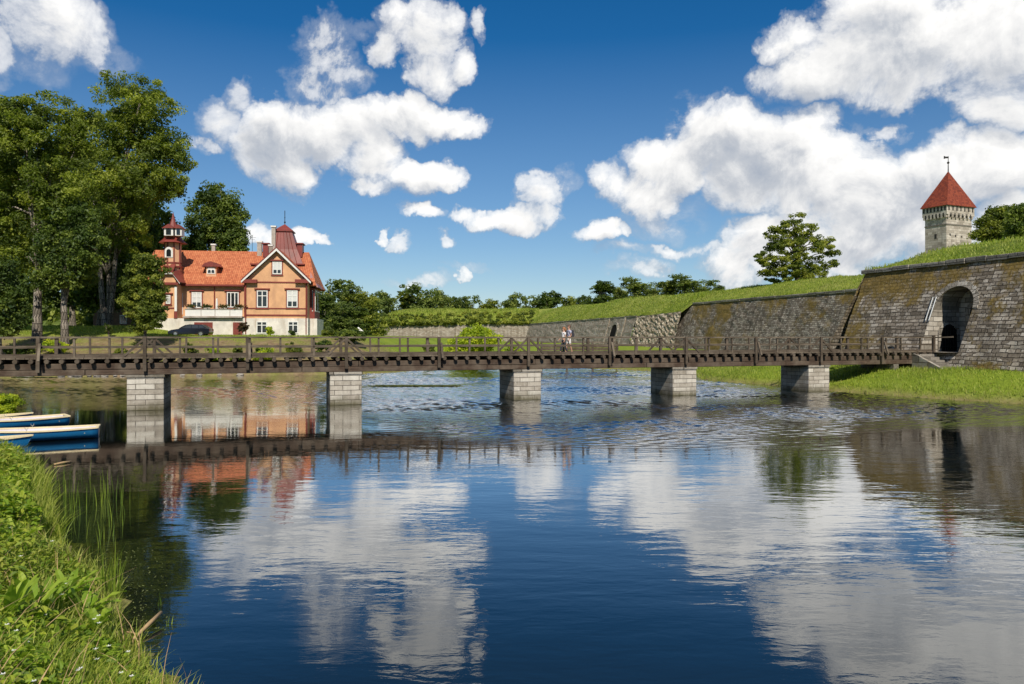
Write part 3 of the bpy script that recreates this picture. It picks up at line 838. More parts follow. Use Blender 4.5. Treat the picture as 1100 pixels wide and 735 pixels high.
# back wall, its passage a flat sheet coloured as deep shade; the barred side door sits in the left jamb
SO, HO, ZO = S_C + .35, .95, 5.55
def arcpts(sc_, h_, zsp, zb_, n=12):
    return [(sc_ - h_, zb_)] + [(sc_ - h_ * math.cos(a), zsp + h_ * math.sin(a)) for a in np.linspace(0, PI, n)] + [(sc_ + h_, zb_)]
bw = MB(); bw.quad(GW(S_C - HALF, EB, Z_FLR), GW(S_C + HALF, EB, Z_FLR), GW(S_C + HALF, EB, 8.3), GW(S_C - HALF, EB, 8.3))
bw.build('back_wall', M_JAMB, t)
fb_ = lambda s, d, z: GW(s, EB + d, z)                                   # on the back wall
fj_ = lambda e, d, z: GW(S_C - HALF + d, e, z)                           # on the left jamb, e outward
def ring(F, sc_, h_, w_, zsp, zb_, d1, name, mat):
    mb = MB(); pi_ = arcpts(sc_, h_, zsp, zb_); po_ = arcpts(sc_, h_ + w_, zsp, zb_)
    for i in range(len(pi_) - 1):
        mb.quad(F(pi_[i][0], d1, pi_[i][1]), F(po_[i][0], d1, po_[i][1]), F(po_[i + 1][0], d1, po_[i + 1][1]), F(pi_[i + 1][0], d1, pi_[i + 1][1]))
        mb.quad(F(pi_[i][0], 0, pi_[i][1]), F(pi_[i][0], d1, pi_[i][1]), F(pi_[i + 1][0], d1, pi_[i + 1][1]), F(pi_[i + 1][0], 0, pi_[i + 1][1]))
        mb.quad(F(po_[i][0], 0, po_[i][1]), F(po_[i + 1][0], 0, po_[i + 1][1]), F(po_[i + 1][0], d1, po_[i + 1][1]), F(po_[i][0], d1, po_[i][1]))
    return mb.build(name, mat, t)
ring(fb_, SO, HO, .34, ZO, Z_FLR, .22, 'passage_arch', M_COPING)
mb = MB(); mb.poly([fb_(s, .04, z) for s, z in reversed(arcpts(SO, HO, ZO, Z_FLR))]); mb.build('passage', M_DARK, t)  # dark fill in the arch, passage shade put into its colour
SD, HD, ZD = -.10, .82, 4.0
ring(fj_, SD, HD, .26, ZD, Z_FLR, .10, 'door_arch', M_COPING)
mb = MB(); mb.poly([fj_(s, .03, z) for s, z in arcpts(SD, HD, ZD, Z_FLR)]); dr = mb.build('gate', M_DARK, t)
mb = MB()
for k in range(6):
    s = SD - HD + .13 + k * (2 * HD - .26) / 5
    mb.bar(fj_(s, .08, Z_FLR), fj_(s, .08, ZD + math.sqrt(max(0, HD ** 2 - (s - SD) ** 2))), .04, .04, up=(0, 1, 0))
for z in (3.1, 3.8, 4.3): mb.bar(fj_(SD - HD + .1, .08, z), fj_(SD + HD - .1, .08, z), .05, .04)
mb.build('grille', M_IRON, dr)
# voussoirs round the big arch
mb = MB()
na = 21
for i in range(na):
    a0, a1 = PI * i / na + .012, PI * (i + 1) / na - .012
    r0, r1 = HALF + .02, HALF + .40 + (.07 if i % 2 else 0)
    pr = []
    for (r_, a_) in ((r0, a0), (r1, a0), (r1, a1), (r0, a1)):
        pr.append(facep(S_C - r_ * math.cos(a_), Z_SPR + r_ * math.sin(a_), .0))
    mb.prism(list(reversed(pr)), -U * .05 + Vector((0, 0, .02)))
mb.build('voussoirs', M_JAMB, t)
# iron downpipes on the slope
M_ZINC = m_plain('zinc_pipe', (.42, .43, .42), .4, .5)
for (s_, za_, zb_) in ((S_C - HALF - .25, 6.9, 5.1), (S_C + 1.1, 7.0, 5.6)):
    mb = MB(); e = 0 if s_ < S_C else .0
    if s_ < S_C: mb.tube([facep(s_, za_, .1), facep(s_, zb_, .1)], .045); mb.tube([facep(s_ + .3, za_, .1), facep(s_ + .3, zb_, .1)], .045)
    else: mb.tube([GW(s_, EB + .5, za_), GW(s_, EB + .5, zb_)], .08)
    mb.build('pipe', M_ZINC, t)
# ------------------------------------------------------------------ stairs from the bridge head down to the grass
t = thing('stone_stairs', 'worn flight of stone steps going down from the bridge head to the grass', 'stairs')
st = MB(); N = 7
M_STEP = m_stone('step_stone', 1.2, .4, [(.10, .09, .075), (.22, .195, .165), (.36, .33, .28)], (.05, .045, .04), .01, None, 0, .6)
zg = 1.25
Ms = Matrix(((WV.x, U.x, 0, BC.x), (WV.y, U.y, 0, BC.y), (0, 0, 1, 0), (0, 0, 0, 1)))    # (s, t, z)
for k in range(N):
    za_ = 2.72 - (k + .6) * (2.72 - zg) / N
    Mx = Ms
    st.box(1.55 + k * .42, 1.55 + (k + 1) * .42 + .03, 51.3, 53.3, .6, za_, Mx)
st.build('steps', M_STEP, t, bevel=.02)
mb = MB()
for tt in (51.05,):
    mb.prism([Ms @ Vector(v) for v in ((1.5, tt, 2.72), (1.5, tt, .6), (4.7, tt, .6), (4.7, tt, 1.35))], U * .24)
mb.build('stringer', M_COPING, t, bevel=.02)

# ------------------------------------------------------------------ castle tower
TZ = 165
tx = (1016.7 - 550) / FOC * TZ
t = thing('castle_tower', 'square pale stone castle tower with battlements under a steep red tiled pyramid roof', 'tower', (tx, TZ, 0), 0)
M_TOWER = m_stone('tower_stone', 1.0, .5, [(.26, .22, .18), (.46, .40, .34), (.66, .60, .53)], (.17, .15, .13), .02, None, .4, .4, warp=.05, lichen=False)
M_TROOF = m_rooftile('tower_tiles', (.13, .026, .014), (.22, .042, .02), (.29, .065, .028), .4, .45)
WT = 5.2
dl = Vector((-math.cos(R(66)), math.sin(R(66)), 0))
drr = Vector((dl.y, -dl.x, 0))
Mt = Matrix(((drr.x, dl.x, 0, 0), (drr.y, dl.y, 0, 0), (0, 0, 1, 0), (0, 0, 0, 1)))      # local x along right face, y along left face
WR = 8.4
zt = lambda py: EYE + (HZ - py) / FOC * TZ
mb = MB(); mb.box(0, WR, 0, WT, 8, zt(233), Mt); mb.build('shaft', M_TOWER, t)
o_ = .40
par = MB(); par.box(-o_, WR + o_, -o_, WT + o_, zt(230.5), zt(220.5), Mt); pr = par.build('parapet', M_TOWER, t)
mb = MB(); mb.box(-.1, WR + .1, -.1, WT + .1, zt(241.4), zt(240.3), Mt); mb.build('string_course', m_plain('tower_band', (.16, .14, .12), .9), t)
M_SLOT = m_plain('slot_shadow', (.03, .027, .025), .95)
def fb(name, mat, par_, face, a0, a1, e0, e1, z0, z1):
    mb_ = MB()
    if face == 0: mb_.box(a0, a1, e0, e1, z0, z1, Mt)
    else: mb_.box(e0, e1, a0, a1, z0, z1, Mt)
    return mb_.build(name, mat, par_)
for k in range(7):
    for face in (0, 1):
        L_ = (WR if face == 0 else WT) + 2 * o_; c = -o_ + L_ * (k + .5) / 7
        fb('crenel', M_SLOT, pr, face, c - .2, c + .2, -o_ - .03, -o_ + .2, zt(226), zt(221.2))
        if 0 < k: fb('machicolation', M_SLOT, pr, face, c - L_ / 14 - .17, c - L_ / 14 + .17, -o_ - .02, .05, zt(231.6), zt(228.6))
        fb('corbel', M_TOWER, pr, face, c - .22, c + .22, -o_, .1, zt(233.5), zt(230.5))
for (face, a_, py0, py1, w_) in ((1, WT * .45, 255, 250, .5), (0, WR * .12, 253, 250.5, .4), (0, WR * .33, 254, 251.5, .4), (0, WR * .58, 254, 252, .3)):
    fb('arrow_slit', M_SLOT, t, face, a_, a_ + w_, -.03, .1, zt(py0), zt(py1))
mb = MB(); e_ = o_ + .35; zb_ = zt(220.6); cz = zt(179.5)
cs = [Mt @ Vector((x, y, zb_)) for x, y in ((-e_, -e_), (WR + e_, -e_), (WR + e_, WT + e_), (-e_, WT + e_))]
ap = Mt @ Vector((WR / 2, WT / 2, cz))
for i in range(4): mb.poly([cs[i], cs[(i + 1) % 4], ap])
mb.poly(list(reversed(cs)))
rf = mb.build('roof', M_TROOF, t)
mb = MB(); mb.tube([ap - Vector((0, 0, .3)), ap + Vector((0, 0, 3.4))], [.12, .05], 6); mb.ball(ap + Vector((0, 0, 1.9)), .28, 8, 6)
mb.box(ap.x - 1.0, ap.x + .1, ap.y - .03, ap.y + .03, ap.z + 2.9, ap.z + 3.3); mb.box(ap.x - 1.0, ap.x - .7, ap.y - .04, ap.y + .04, ap.z + 2.8, ap.z + 3.4)
mb.build('weather_vane', M_IRON, rf)
# ------------------------------------------------------------------ wooden footbridge on stone piers
M_WOODD = m_wood('weathered_timber', (.038, .028, .020), (.125, .095, .068), 1.0, rusty=(.21, .17, .13))
M_WOODR = m_wood('rail_timber', (.048, .037, .027), (.16, .125, .09), 1.0, rusty=(.27, .22, .165))
M_WOODB = m_wood('beam_timber', (.032, .022, .016), (.115, .076, .054), .6, rusty=(.20, .16, .12))
M_PIER = m_stone('pier_ashlar', .92, .275, [(.30, .26, .21), (.50, .45, .38), (.68, .64, .56)], (.10, .085, .07), .016, None, .35, .7, warp=.02, large=.5, algae=True)
BR_ANG = math.atan2(U.y, U.x)
br = thing('footbridge', 'long dark timber footbridge on square pale stone piers crossing the moat', 'bridge', tuple(B0), BR_ANG)
# local frame: x along the bridge, y across (0 near face .. 3), z up
T0, T1 = -13.5, 52.9
S = 5.35
SHIFT = {-1: .5, 2: -.4, 3: -.42, 4: -.22, 5: -.15, 1: -.3}
mb = MB(); x = T0
while x < T1:
    w_ = .19 + random.uniform(-.01, .01); mb.box(x, x + w_, -.22 + random.uniform(-.04, .03), 3.22 + random.uniform(-.03, .04), 2.72, 2.79 + random.uniform(-.006, .008)); x += w_ + .012
mb.build('deck', M_WOODR, br)
for y in (-.06, 3.06):
    mb = MB()
    x = T0
    while x < T1 - .1:
        L = min(S, T1 - x); mb.box(x, x + L - .02, y - .07, y + .07, 2.79, 2.92 + random.uniform(-.01, .01)); x += L
    mb.build('kerb_beam', M_WOODD, br)
# joists
mb = MB(); x = T0 + .2
while x < T1:
    mb.tube([(x, -.34 + random.uniform(-.05, .05), 2.60), (x, 3.38, 2.60)], .115, 8); x += .68
mb.build('joists', M_WOODD, br)
for y in (.12, 1.5, 2.88):
    for z0_, z1_, in ((1.87, 2.16), (2.17, 2.48)):
        mb = MB(); x = T0 if z0_ < 2 else T0 + 3.1
        mb.box(T0, x, y - .14, y + .14, z0_, z1_) if x > T0 else None
        while x < T1 - .2:
            L = min(2 * S, T1 - x); dy = random.uniform(-.02, .02); mb.box(x + .01, x + L - .01, y - .15 + dy, y + .15 + dy, z0_, z1_); x += L
        mb.build('beam', M_WOODB, br, bevel=.03)
for k in range(-3, 11):
    pier = (k % 2 == 0)
    x = k * S + SHIFT.get(k, 0)
    if x > T1: continue
    for side, y in ((-1, -.20), (1, 3.20)):
        lean = random.uniform(-.012, .012)
        h_ = 3.86
        mb = MB(); mb.bar((x, y, 2.05 if side < 0 else 2.3), (x + lean, y, h_), .17, .17, up=(0, 1, 0)); mb.build('post', M_WOODD, br, bevel=.012)
        if not pier:                                              # raking strut outside the rail
            mb = MB(); mb.bar((x + .12, y + side * .42, 2.62), (x + .10, y + side * .1, 3.5), .10, .12, up=(1, 0, 0)); mb.build('strut', M_WOODR, br)
        else:
            for dx in (-1, 1):
                mb = MB(); mb.bar((x + dx * .08, y - side * .08, 3.70), (x + dx * .98, y - side * .08, 2.86), .10, .10, up=(0, 1, 0)); mb.build('brace', M_WOODD, br)
        if k < 10:
            for j in (1, 2):
                xx = x + j * ((k + 1) * S + SHIFT.get(k + 1, 0) - x) / 3 + random.uniform(-.05, .05)
                if xx > T1 - .3: continue
                mb = MB(); mb.bar((xx, y * .5 if side < 0 else 3.1, 2.79), (xx + random.uniform(-.02, .02), y * .5 if side < 0 else 3.1, 3.78), .10, .11, up=(0, 1, 0)); mb.build('baluster', M_WOODR, br)
for y in (-.12, 3.12):
    for nm, z0_, z1_, w_ in (('handrail', 3.775, 3.865, .17), ('middle_rail', 3.27, 3.37, .07)):
        mb = MB()
        for k in range(-3, 11):
            x0_, x1_ = k * S, min((k + 1) * S, T1 + .1)
            if x0_ > T1: continue
            a_ = random.uniform(-.008, .008); sag = random.uniform(0, .018)
            n = 6
            for j in range(n):
                f0, f1 = j / n, (j + 1) / n
                za = -4 * sag * f0 * (1 - f0); zb2 = -4 * sag * f1 * (1 - f1)
                mb.bar((x0_ + (x1_ - x0_) * f0, y, (z0_ + z1_) / 2 + a_ + za), (x0_ + (x1_ - x0_) * f1 + .004, y, (z0_ + z1_) / 2 + a_ + zb2), w_, z1_ - z0_)
        mb.build(nm, M_WOODR, br)
# end post
for y in (-.2, 3.2):
    mb = MB(); mb.bar((T1, y, 2.1), (T1, y, 3.95), .18, .18, up=(0, 1, 0)); mb.build('end_post', M_WOODD, br)
for k in range(5):
    x = k * 2 * S + SHIFT.get(2 * k, 0)
    mb = MB()
    mb.box(x - .88, x + .88, 0, 3.0, -1.4, 1.8); p_ = mb.build('pier', M_PIER, br, bevel=.035)
    mb = MB(); mb.box(x - .93, x + .93, -.05, 3.05, 1.72, 1.865); mb.build('cap_stone', M_COPING, p_, bevel=.02)
mb = MB(); mb.box(49.3, 49.75, -.1, 3.1, .2, 1.86); mb.box(51.6, 52.4, -.1, 3.1, .2, 1.86); mb.box(49.75, 51.6, 1.2, 3.1, .2, 1.8); mb.build('abutment', M_COPING, br, bevel=.03)
mb = MB(); mb.box(-15.5, -12.8, -.4, 3.4, -.3, 2.70); mb.build('abutment', M_COPING, br, bevel=.03)
# rail across to the gateway
t = thing('hand_barrier', 'single pale wooden bar reaching from the bridge end post to the gate wall', 'barrier')
mb = MB(); mb.bar(BP(T1, -.15, 3.80), facep(10.9, 3.85, .02) , .09, .10); mb.build('bar', M_WOODR, t)
# timber trough-like landing stage behind the bridge (seen between the rails)
t = thing('landing_stage', 'low reddish plank landing stage seen between the bridge rails behind the couple', 'jetty', (7.6, 91.2, 0), R(8))
mb = MB()
for k in range(3): mb.box(-4.4, 5.2, -1.4, -1.28, 1.95 + k * .3, 2.20 + k * .3)
mb.build('side_planks', M_WOODB, t); mb = MB(); mb.box(-4.5, 5.3, -1.5, 1.4, 2.86, 2.96); mb.build('top', M_WOODR, t)
for x in (-4.3, -1.2, 2.0, 5.0):
    mb = MB(); mb.bar((x, -1.35, -.6), (x, -1.35, 3.3), .2, .2, up=(0, 1, 0)); mb.build('post', M_WOODD, t)
mb = MB(); mb.bar((-4.3, -1.35, 3.2), (5.0, -1.35, 3.2), .14, .14); mb.build('rail', M_WOODR, t)
# ------------------------------------------------------------------ the orange villa
HA = R(8)                                    # facade turned so that the right side shows narrowly
HOX, HOY = (330 - 550) / FOC * 96.5, 96.5    # front right corner of the gabled wing
hx_, hy_ = math.cos(HA), math.sin(HA)
ZG = 3.95
vil = thing('villa', 'orange wooden villa with red tiled roof, white stone basement and a mansard turret', 'house', (HOX, HOY, 0), HA)
def L(px, py, yb=0.0):
    """photo pixel -> villa-local (x, z) on the plane y = yb"""
    a = (px - 550) / FOC
    # world = O + lx*(hx,hy) + yb*(-hy,hx);  X = a*Y
    ox, oy = HOX - hy_ * yb, HOY + hx_ * yb
    lx = (a * oy - ox) / (hx_ - a * hy_)
    Y = oy + lx * hy_
    return lx, EYE + (HZ - py) / FOC * Y
M_ORANGE = m_painted('ochre_boards', (.68, .375, .195), .7, .14, .8, .2, stain=(.50, .27, .15))
M_RED = m_painted('oxide_red_trim', (.20, .035, .025), .6, .12, 2)
M_WHITE = m_painted('white_paint', (.74, .72, .68), .5, .06, 2, .1)
M_BASE = m_painted('limewashed_stone', (.70, .64, .57), .9, .15, 1.0, .8, stain=(.40, .31, .23))
M_VROOF = m_rooftile('villa_tiles', (.36, .10, .045), (.50, .155, .068), (.58, .22, .10))
M_TIN = m_painted('red_tin', (.22, .045, .035), .45, .16, .8, .2, stain=(.10, .03, .022))
M_PALE = m_painted('pale_turret_boards', (.68, .38, .22), .7, .08, 2)
M_CHIM = m_painted('chimney_plaster', (.42, .37, .32), .9, .15, 3, .5, stain=(.16, .12, .09))
M_GL = m_glass()
M_CURT = m_plain('net_curtain', (.62, .62, .60), .8)
def window(px0, px1, py0, py1, yb, mull=2, trans=True, red=True, round_=False, curtain=False, parent=None, head=True):
    x0, z1 = L(px0, py0, yb); x1, z0 = L(px1, py1, yb)
    f = MB()
    par_ = parent or vil
    yo = yb - .09
    fw = .13
    f.box(x0, x1, yo, yb, z0, z0 + fw); f.box(x0, x1, yo, yb, z1 - fw, z1)
    f.box(x0, x0 + fw, yo, yb, z0 + fw, z1 - fw); f.box(x1 - fw, x1, yo, yb, z0 + fw, z1 - fw)
    for k in range(1, mull):
        xc = x0 + (x1 - x0) * k / mull; f.box(xc - .06, xc + .06, yo, yb, z0 + fw, z1 - fw)
    if trans:
        zt_ = z0 + (z1 - z0) * .68
        for k in range(mull):
            xa = x0 + (x1 - x0) * k / mull + (.06 if k else fw); xb = x0 + (x1 - x0) * (k + 1) / mull - (.06 if k < mull - 1 else fw)
            f.box(xa, xb, yo, yb, zt_ - .05, zt_ + .05)
    w_ = f.build('window', M_WHITE, par_)
    p = MB(); p.box(x0 + .02, x1 - .02, yb - .035, yb - .005, z0 + .02, z1 - .02); p.build('pane', M_GL, w_)
    if curtain:
        p = MB(); p.box(x0 + fw, x1 - fw, yb - .06, yb - .04, z0 + (z1 - z0) * .35, z1 - fw); p.build('curtain', M_CURT, w_)
    if red:
        c = MB(); c.box(x0 - .13, x0, yb - .07, yb, z0 - .1, z1 + .1); c.box(x1, x1 + .13, yb - .07, yb, z0 - .1, z1 + .1)
        c.box(x0 - .18, x1 + .18, yb - .10, yb, z0 - .22, z0 - .1)
        if head: c.box(x0 - .3, x1 + .3, yb - .22, yb, z1 + .1, z1 + .26)
        c.build('casing', M_RED, w_)
    return w_
# --- right gabled wing
xl, zt1 = L(262.5, 303); xr = 0.0
zb_w = L(300, 342)[1]; z_eave = L(300, 303)[1]; xa, za = L(297.8, 269.5)
DEP = 12.0
mb = MB(); mb.box(xl, xr, 0, DEP, zb_w, z_eave)
mb.poly([(xl, 0, z_eave), (xr, 0, z_eave), (xa, 0, za)])
mb.build('gable_wall', M_ORANGE, vil)
mb = MB(); mb.box(xl - .12, xr + .12, -.14, DEP, ZG - 1.2, zb_w); 
xbase0 = L(168, 350, -.4)[0]
mb.build('basement', M_BASE, vil)
# string courses and corner boards
mb = MB()
for (py, t_) in ((303.4, .17), (331.5, .13), (338.8, .2)):
    z = L(300, py)[1]; mb.box(xl - .02, xr + .02, -.07, 0, z - t_ / 2, z + t_ / 2)
mb.build('string_course', M_RED, vil)
for x in (xl - .02, xr - .16):
    mb = MB(); mb.box(x, x + .18, -.06, .0, zb_w + .12, z_eave - .1); mb.build('corner_board', M_RED, vil)
# roof of the wing
OV = .55
ev_l, zev = L(260, 301.5); ev_r = L(334.5, 301.5)[0]
def slab(mb_, a, b, c, d, th=.14):
    """roof slab a-b-c-d (counter clockwise from outside) with thickness"""
    a, b, c, d = map(Vector, (a, b, c, d)); n = (b - a).cross(d - a).normalized()
    mb_.prism([a - n * th, b - n * th, c - n * th, d - n * th], n * th)
mb = MB()
slab(mb, (ev_l, -OV, zev), (xa, -OV, za + .35), (xa, DEP / 2 + 1, za + .35), (ev_l, DEP / 2 + 1, zev))
slab(mb, (xa, -OV, za + .35), (ev_r, -OV, zev), (ev_r, DEP, zev), (xa, DEP, za + .35))
mb.build('gable_roof', M_VROOF, vil)
for (x0_, x1_) in ((ev_l, xa), (ev_r, xa)):       # bargeboards: white with a red upper edge
    z0_, z1_ = zev, za + .35
    mb = MB(); mb.prism([(x0_, -OV - .1, z0_ - .35), (x0_, -OV - .1, z0_ - .06), (x1_, -OV - .1, z1_ - .06), (x1_, -OV - .1, z1_ - .42)], (0, .08, 0)); mb.build('bargeboard', M_WHITE, vil)
    mb = MB(); mb.prism([(x0_, -OV - .14, z0_ - .05), (x0_, -OV - .14, z0_ + .12), (x1_, -OV - .14, z1_ + .12), (x1_, -OV - .14, z1_ - .05)], (0, .14, 0)); mb.build('roof_edge', M_RED, vil)
for (pa, pb) in ((259.5, 276), (317, 333.5)):
    x0_, z0_ = L(pa, 304, -.4); x1_, z1_ = L(pb, 300.4, -.4); mb = MB(); mb.box(x0_, x1_, -.6, .0, z0_, z1_); mb.build('eave_return', M_RED, vil)
window(276, 287.6, 312, 330.4, 0); window(308.3, 319.8, 312, 330.4, 0, curtain=True)
window(292.8, 302.8, 281.3, 294.8, 0, 2, False, curtain=True)
window(275.5, 287.2, 345.2, 358.4, -.14, 2, True, red=False); window(309.3, 320.5, 345.2, 358.4, -.14, 2, True, red=False)
for px in (264.3, 329):                                  # downpipes
    x, z0_ = L(px, 359); mb = MB(); mb.tube([(x, -.2, z0_), (x, -.2, L(px, 305)[1]), (x, -.45, L(px, 302)[1])], .07, 6); mb.build('downpipe', M_RED, vil)
# right bay (verandah) on its plinth
mb = MB(); bx1 = L(337.5, 340, 3)[0]
mb.box(.121, bx1 + .5, 2.0, 9.5, ZG - 1, zb_w + .02); mb.build('bay_plinth', M_BASE, vil)
mb = MB(); mb.box(.001, bx1 + .1, 2.6, 8.5, zb_w + .02, L(334, 310, 3)[1]); by_ = mb.build('bay', M_RED, vil)
for k in range(3):
    z0_, z1_ = zb_w + 1.0, L(334, 312, 3)[1]
    if k == 0:
        mb = MB(); mb.box(.3, bx1 - .1, 2.52, 2.6, z0_, z1_); mb.build('window', M_WHITE, by_); 
        mb = MB(); mb.box(.42, bx1 - .22, 2.49, 2.52, z0_ + .15, z1_ - .15); mb.build('pane', M_GL, by_)
    else:
        y_ = 3.0 + (k - 1) * 2.8
        mb = MB(); mb.box(bx1 + .1, bx1 + .17, y_, y_ + 2.2, z0_, z1_); mb.build('window', M_WHITE, by_)
        mb = MB(); mb.box(bx1 + .17, bx1 + .19, y_ + .15, y_ + 2.05, z0_ + .15, z1_ - .15); mb.build('pane', M_GL, by_)
mb = MB(); mb.prism([(0, 2.3, L(334, 308, 3)[1]), (bx1 + .6, 2.3, L(334, 309, 3)[1]), (bx1 - .2, 3.2, L(334, 298, 3)[1]), (0, 3.2, L(334, 292, 3)[1])], (0, 5.6, 0)); mb.build('bay_roof', M_TIN, vil)
# --- main body, set back behind the terrace
SB = 2.2
x0m = L(190, 320, SB)[0]; z_e2 = L(220, 305, SB)[1]
mb = MB(); mb.box(x0m - 4, xl - .01, SB, SB + 9, zb_w - .3, z_e2); mb.build('main_wall', M_ORANGE, vil)
xb0 = L(166, 345, -.3)[0]
mb = MB(); mb.box(xb0, xl - .13, -.3, SB + 9, ZG - 1.2, zb_w - .05); mb.build('terrace_basement', M_BASE, vil)
RD = 5.2
zr = L(240, 269.8, SB + RD)[1]; xrr = 0.6
xle = x0m - 4.4
mb = MB()
slab(mb, (xle, SB - .6, z_e2 - .1), (xrr + .3, SB - .6, z_e2 - .1), (xrr - 1.3, SB + RD, zr), (xle, SB + RD, zr))
slab(mb, (xrr - 1.3, SB + RD, zr), (xle, SB + RD, zr), (xle, SB + 2 * RD, z_e2), (xrr + .3, SB + 2 * RD, z_e2)) if 0 else None
slab(mb, (xrr + .3, SB + 2 * RD + .6, z_e2 - .1), (xle, SB + 2 * RD + .6, z_e2 - .1), (xle, SB + RD, zr), (xrr - 1.3, SB + RD, zr))
mb.poly([(xrr + .3, SB - .6, z_e2 - .1), (xrr + .3, SB + 2 * RD + .6, z_e2 - .1), (xrr - 1.3, SB + RD, zr)])
mb.build('main_roof', M_VROOF, vil)
mb = MB(); zz1 = z_e2 - .32; mb.box(xle, xl - .5, SB - .68, SB - .5, zz1, zz1 + .22); mb.box(xle, xl - .1, SB - .5, SB, zz1 - .02, zz1 + .05); mb.build('eave_board', M_RED, vil)
window(206, 216.8, 313.8, 331, SB, 2, curtain=True); window(243.8, 256.6, 313.8, 330.5, SB, 3, False)
mb = MB()
for (py, t_) in ((341.5, .2),):
    z = L(230, py, SB)[1]; mb.box(x0m - 3, xl - .1, SB - .06, SB, z - t_, z)
mb.build('string_course', M_RED, vil)
x, z0_ = L(230.6, 332, SB); mb = MB(); mb.tube([(x, SB - .12, z0_), (x, SB - .12, z_e2 - .3)], .08, 6); mb.build('downpipe', M_RED, vil)
# terrace balcony
bx0, bz1 = L(199.5, 332.5, -.3); bz0 = L(199.5, 339.6, -.3)[1]; bxr = xl - .14
mb = MB(); mb.box(bx0, bxr, -.55, -.45, bz0, bz1); mb.box(bx0, bx0 + .1, -.45, SB - .1, bz0, bz1)
bal = mb.build('balcony_parapet', M_WHITE, vil)
mb = MB(); mb.box(bx0 - .1, bxr, -.62, -.40, bz1, bz1 + .07); mb.build('balcony_rail', M_CHIM, bal)
mb = MB(); mb.box(bx0 - .2, bxr, -.75, SB - .01, bz0 - .22, bz0 - .02); mb.build('balcony_slab', M_CHIM, vil)
for pa in (216, 231, 247):
    x = L(pa, 340, -.55)[0]; mb = MB(); mb.box(x - .04, x + .04, -.56, -.55, bz0, bz1); mb.build('panel_joint', M_CHIM, bal)
M_FLO = m_leaf('flower_leaves', (.03, .06, .01), (.06, .10, .02), (.22, .05, .03))
for (pa, pb_, pt_, nm) in ((208.6, 228.6, 346.3, 'garage_door'), (250.3, 260.3, 346.3, 'cellar_door')):
    x0_, z1_ = L(pa, pt_, -.3); x1_, z0_ = L(pb_, 360.5, -.3)
    mb = MB(); n = int((x1_ - x0_) / .22)
    for k in range(n): mb.box(x0_ + (x1_ - x0_) * k / n + .008, x0_ + (x1_ - x0_) * (k + 1) / n - .008, -.36, -.3, z0_, z1_)
    d_ = mb.build(nm, M_RED, vil)
# dormer on the main roof
def roof_y(z): return SB - .6 + (z - z_e2 + .1) / (zr - z_e2 + .1) * (RD + .6)
dz0 = L(226, 297, SB + .5)[1]; dz1 = L(226, 285.5, SB + .5)[1]; dx0 = L(221, 290, SB + .5)[0]; dx1 = L(232, 290, SB + .5)[0]; yd = roof_y(dz0)
mb = MB(); mb.box(dx0, dx1, yd, yd + 3, dz0, dz1); dm = mb.build('dormer', M_PALE, vil)
xc = (dx0 + dx1) / 2; dzt = L(226, 281.8, SB + .5)[1]
mb = MB(); mb.prism([(dx0 - .55, yd - .3, dz1 - .12), (dx1 + .55, yd - .3, dz1 - .12), (dx1 + .1, yd - .3, dzt - .1), (xc, yd - .3, dzt + .12), (dx0 - .1, yd - .3, dzt - .1)], (0, 3.6, 0)); mb.build('dormer_roof', M_TIN, dm)
mb = MB()
wz0, wz1 = dz0 + .35, dz1 - .3
def arched(mb_, x0, x1, z0, zs, y, n=8):
    c = (x0 + x1) / 2; r = (x1 - x0) / 2
    mb_.prism([(x0, y, z0), (x1, y, z0)] + [(c + r * math.cos(a), y, zs + r * math.sin(a)) for a in np.linspace(0, PI, n)], (0, .04, 0))
arched(mb, xc - .52, xc + .52, wz0, wz1 - .35, yd - .06); fr_ = mb.build('dormer_window', M_WHITE, dm)
for sg in (-1, 1):
    mb = MB(); a0 = xc + (.05 if sg > 0 else -.4); arched(mb, a0, a0 + .35, wz0 + .12, wz1 - .40, yd - .09); mb.build('pane', M_GL, dm)
# --- mansard turret over the wing
my = 5.0
mx0, mz0 = L(285.0, 291, my); mx1 = L(328.5, 291, my)[0]; tx0, mz1 = L(295.8, 248.5, my + 1.2); tx1 = L(313.4, 248, my + 1.2)[0]
w0 = mx1 - mx0; y1 = my + w0 * .85; ty0, ty1 = my + 1.2, my + 1.2 + (tx1 - tx0)
mb = MB()
A = [(mx0, my, mz0), (mx1, my, mz0), (mx1, y1, mz0), (mx0, y1, mz0)]
Bm = [(tx0, ty0, mz1), (tx1, ty0, mz1), (tx1, ty1, mz1), (tx0, ty1, mz1)]
# slightly concave faces
Cm = [tuple(a[i] * .45 + b_[i] * .55 - (0 if i != 2 else .0) for i in range(3)) for a, b_ in zip(A, Bm)]
cx_ = (tx0 + tx1) / 2; cy_ = (ty0 + ty1) / 2
Cm = [(cx_ + (c[0] - cx_) * .93, cy_ + (c[1] - cy_) * .93, c[2]) for c in Cm]
for lo, hi in ((A, Cm), (Cm, Bm)):
    for i in range(4): mb.quad(lo[i], lo[(i + 1) % 4], hi[(i + 1) % 4], hi[i])
mans = mb.build('mansard_roof', M_TIN, vil)
mb = MB()
for k in range(1, 6):                                     # standing seams
    f = k / 6
    p = [tuple(Vector(a).lerp(Vector(b_), f)) for a, b_ in ((A[0], A[1]), (Cm[0], Cm[1]), (Bm[0], Bm[1]))]
    for a, b_ in zip(p[:-1], p[1:]): mb.bar(Vector(a) - Vector((0, .03, 0)), Vector(b_) - Vector((0, .03, 0)), .05, .06)
mb.build('seams', M_RED, mans)
cap_z = L(305, 240.5, my + 2)[1]
mb = MB(); e = .18; q_ = [(tx0 - e, ty0 - e, mz1), (tx1 + e, ty0 - e, mz1), (tx1 + e, ty1 + e, mz1), (tx0 - e, ty1 + e, mz1)]
mb.poly(list(reversed(q_)))
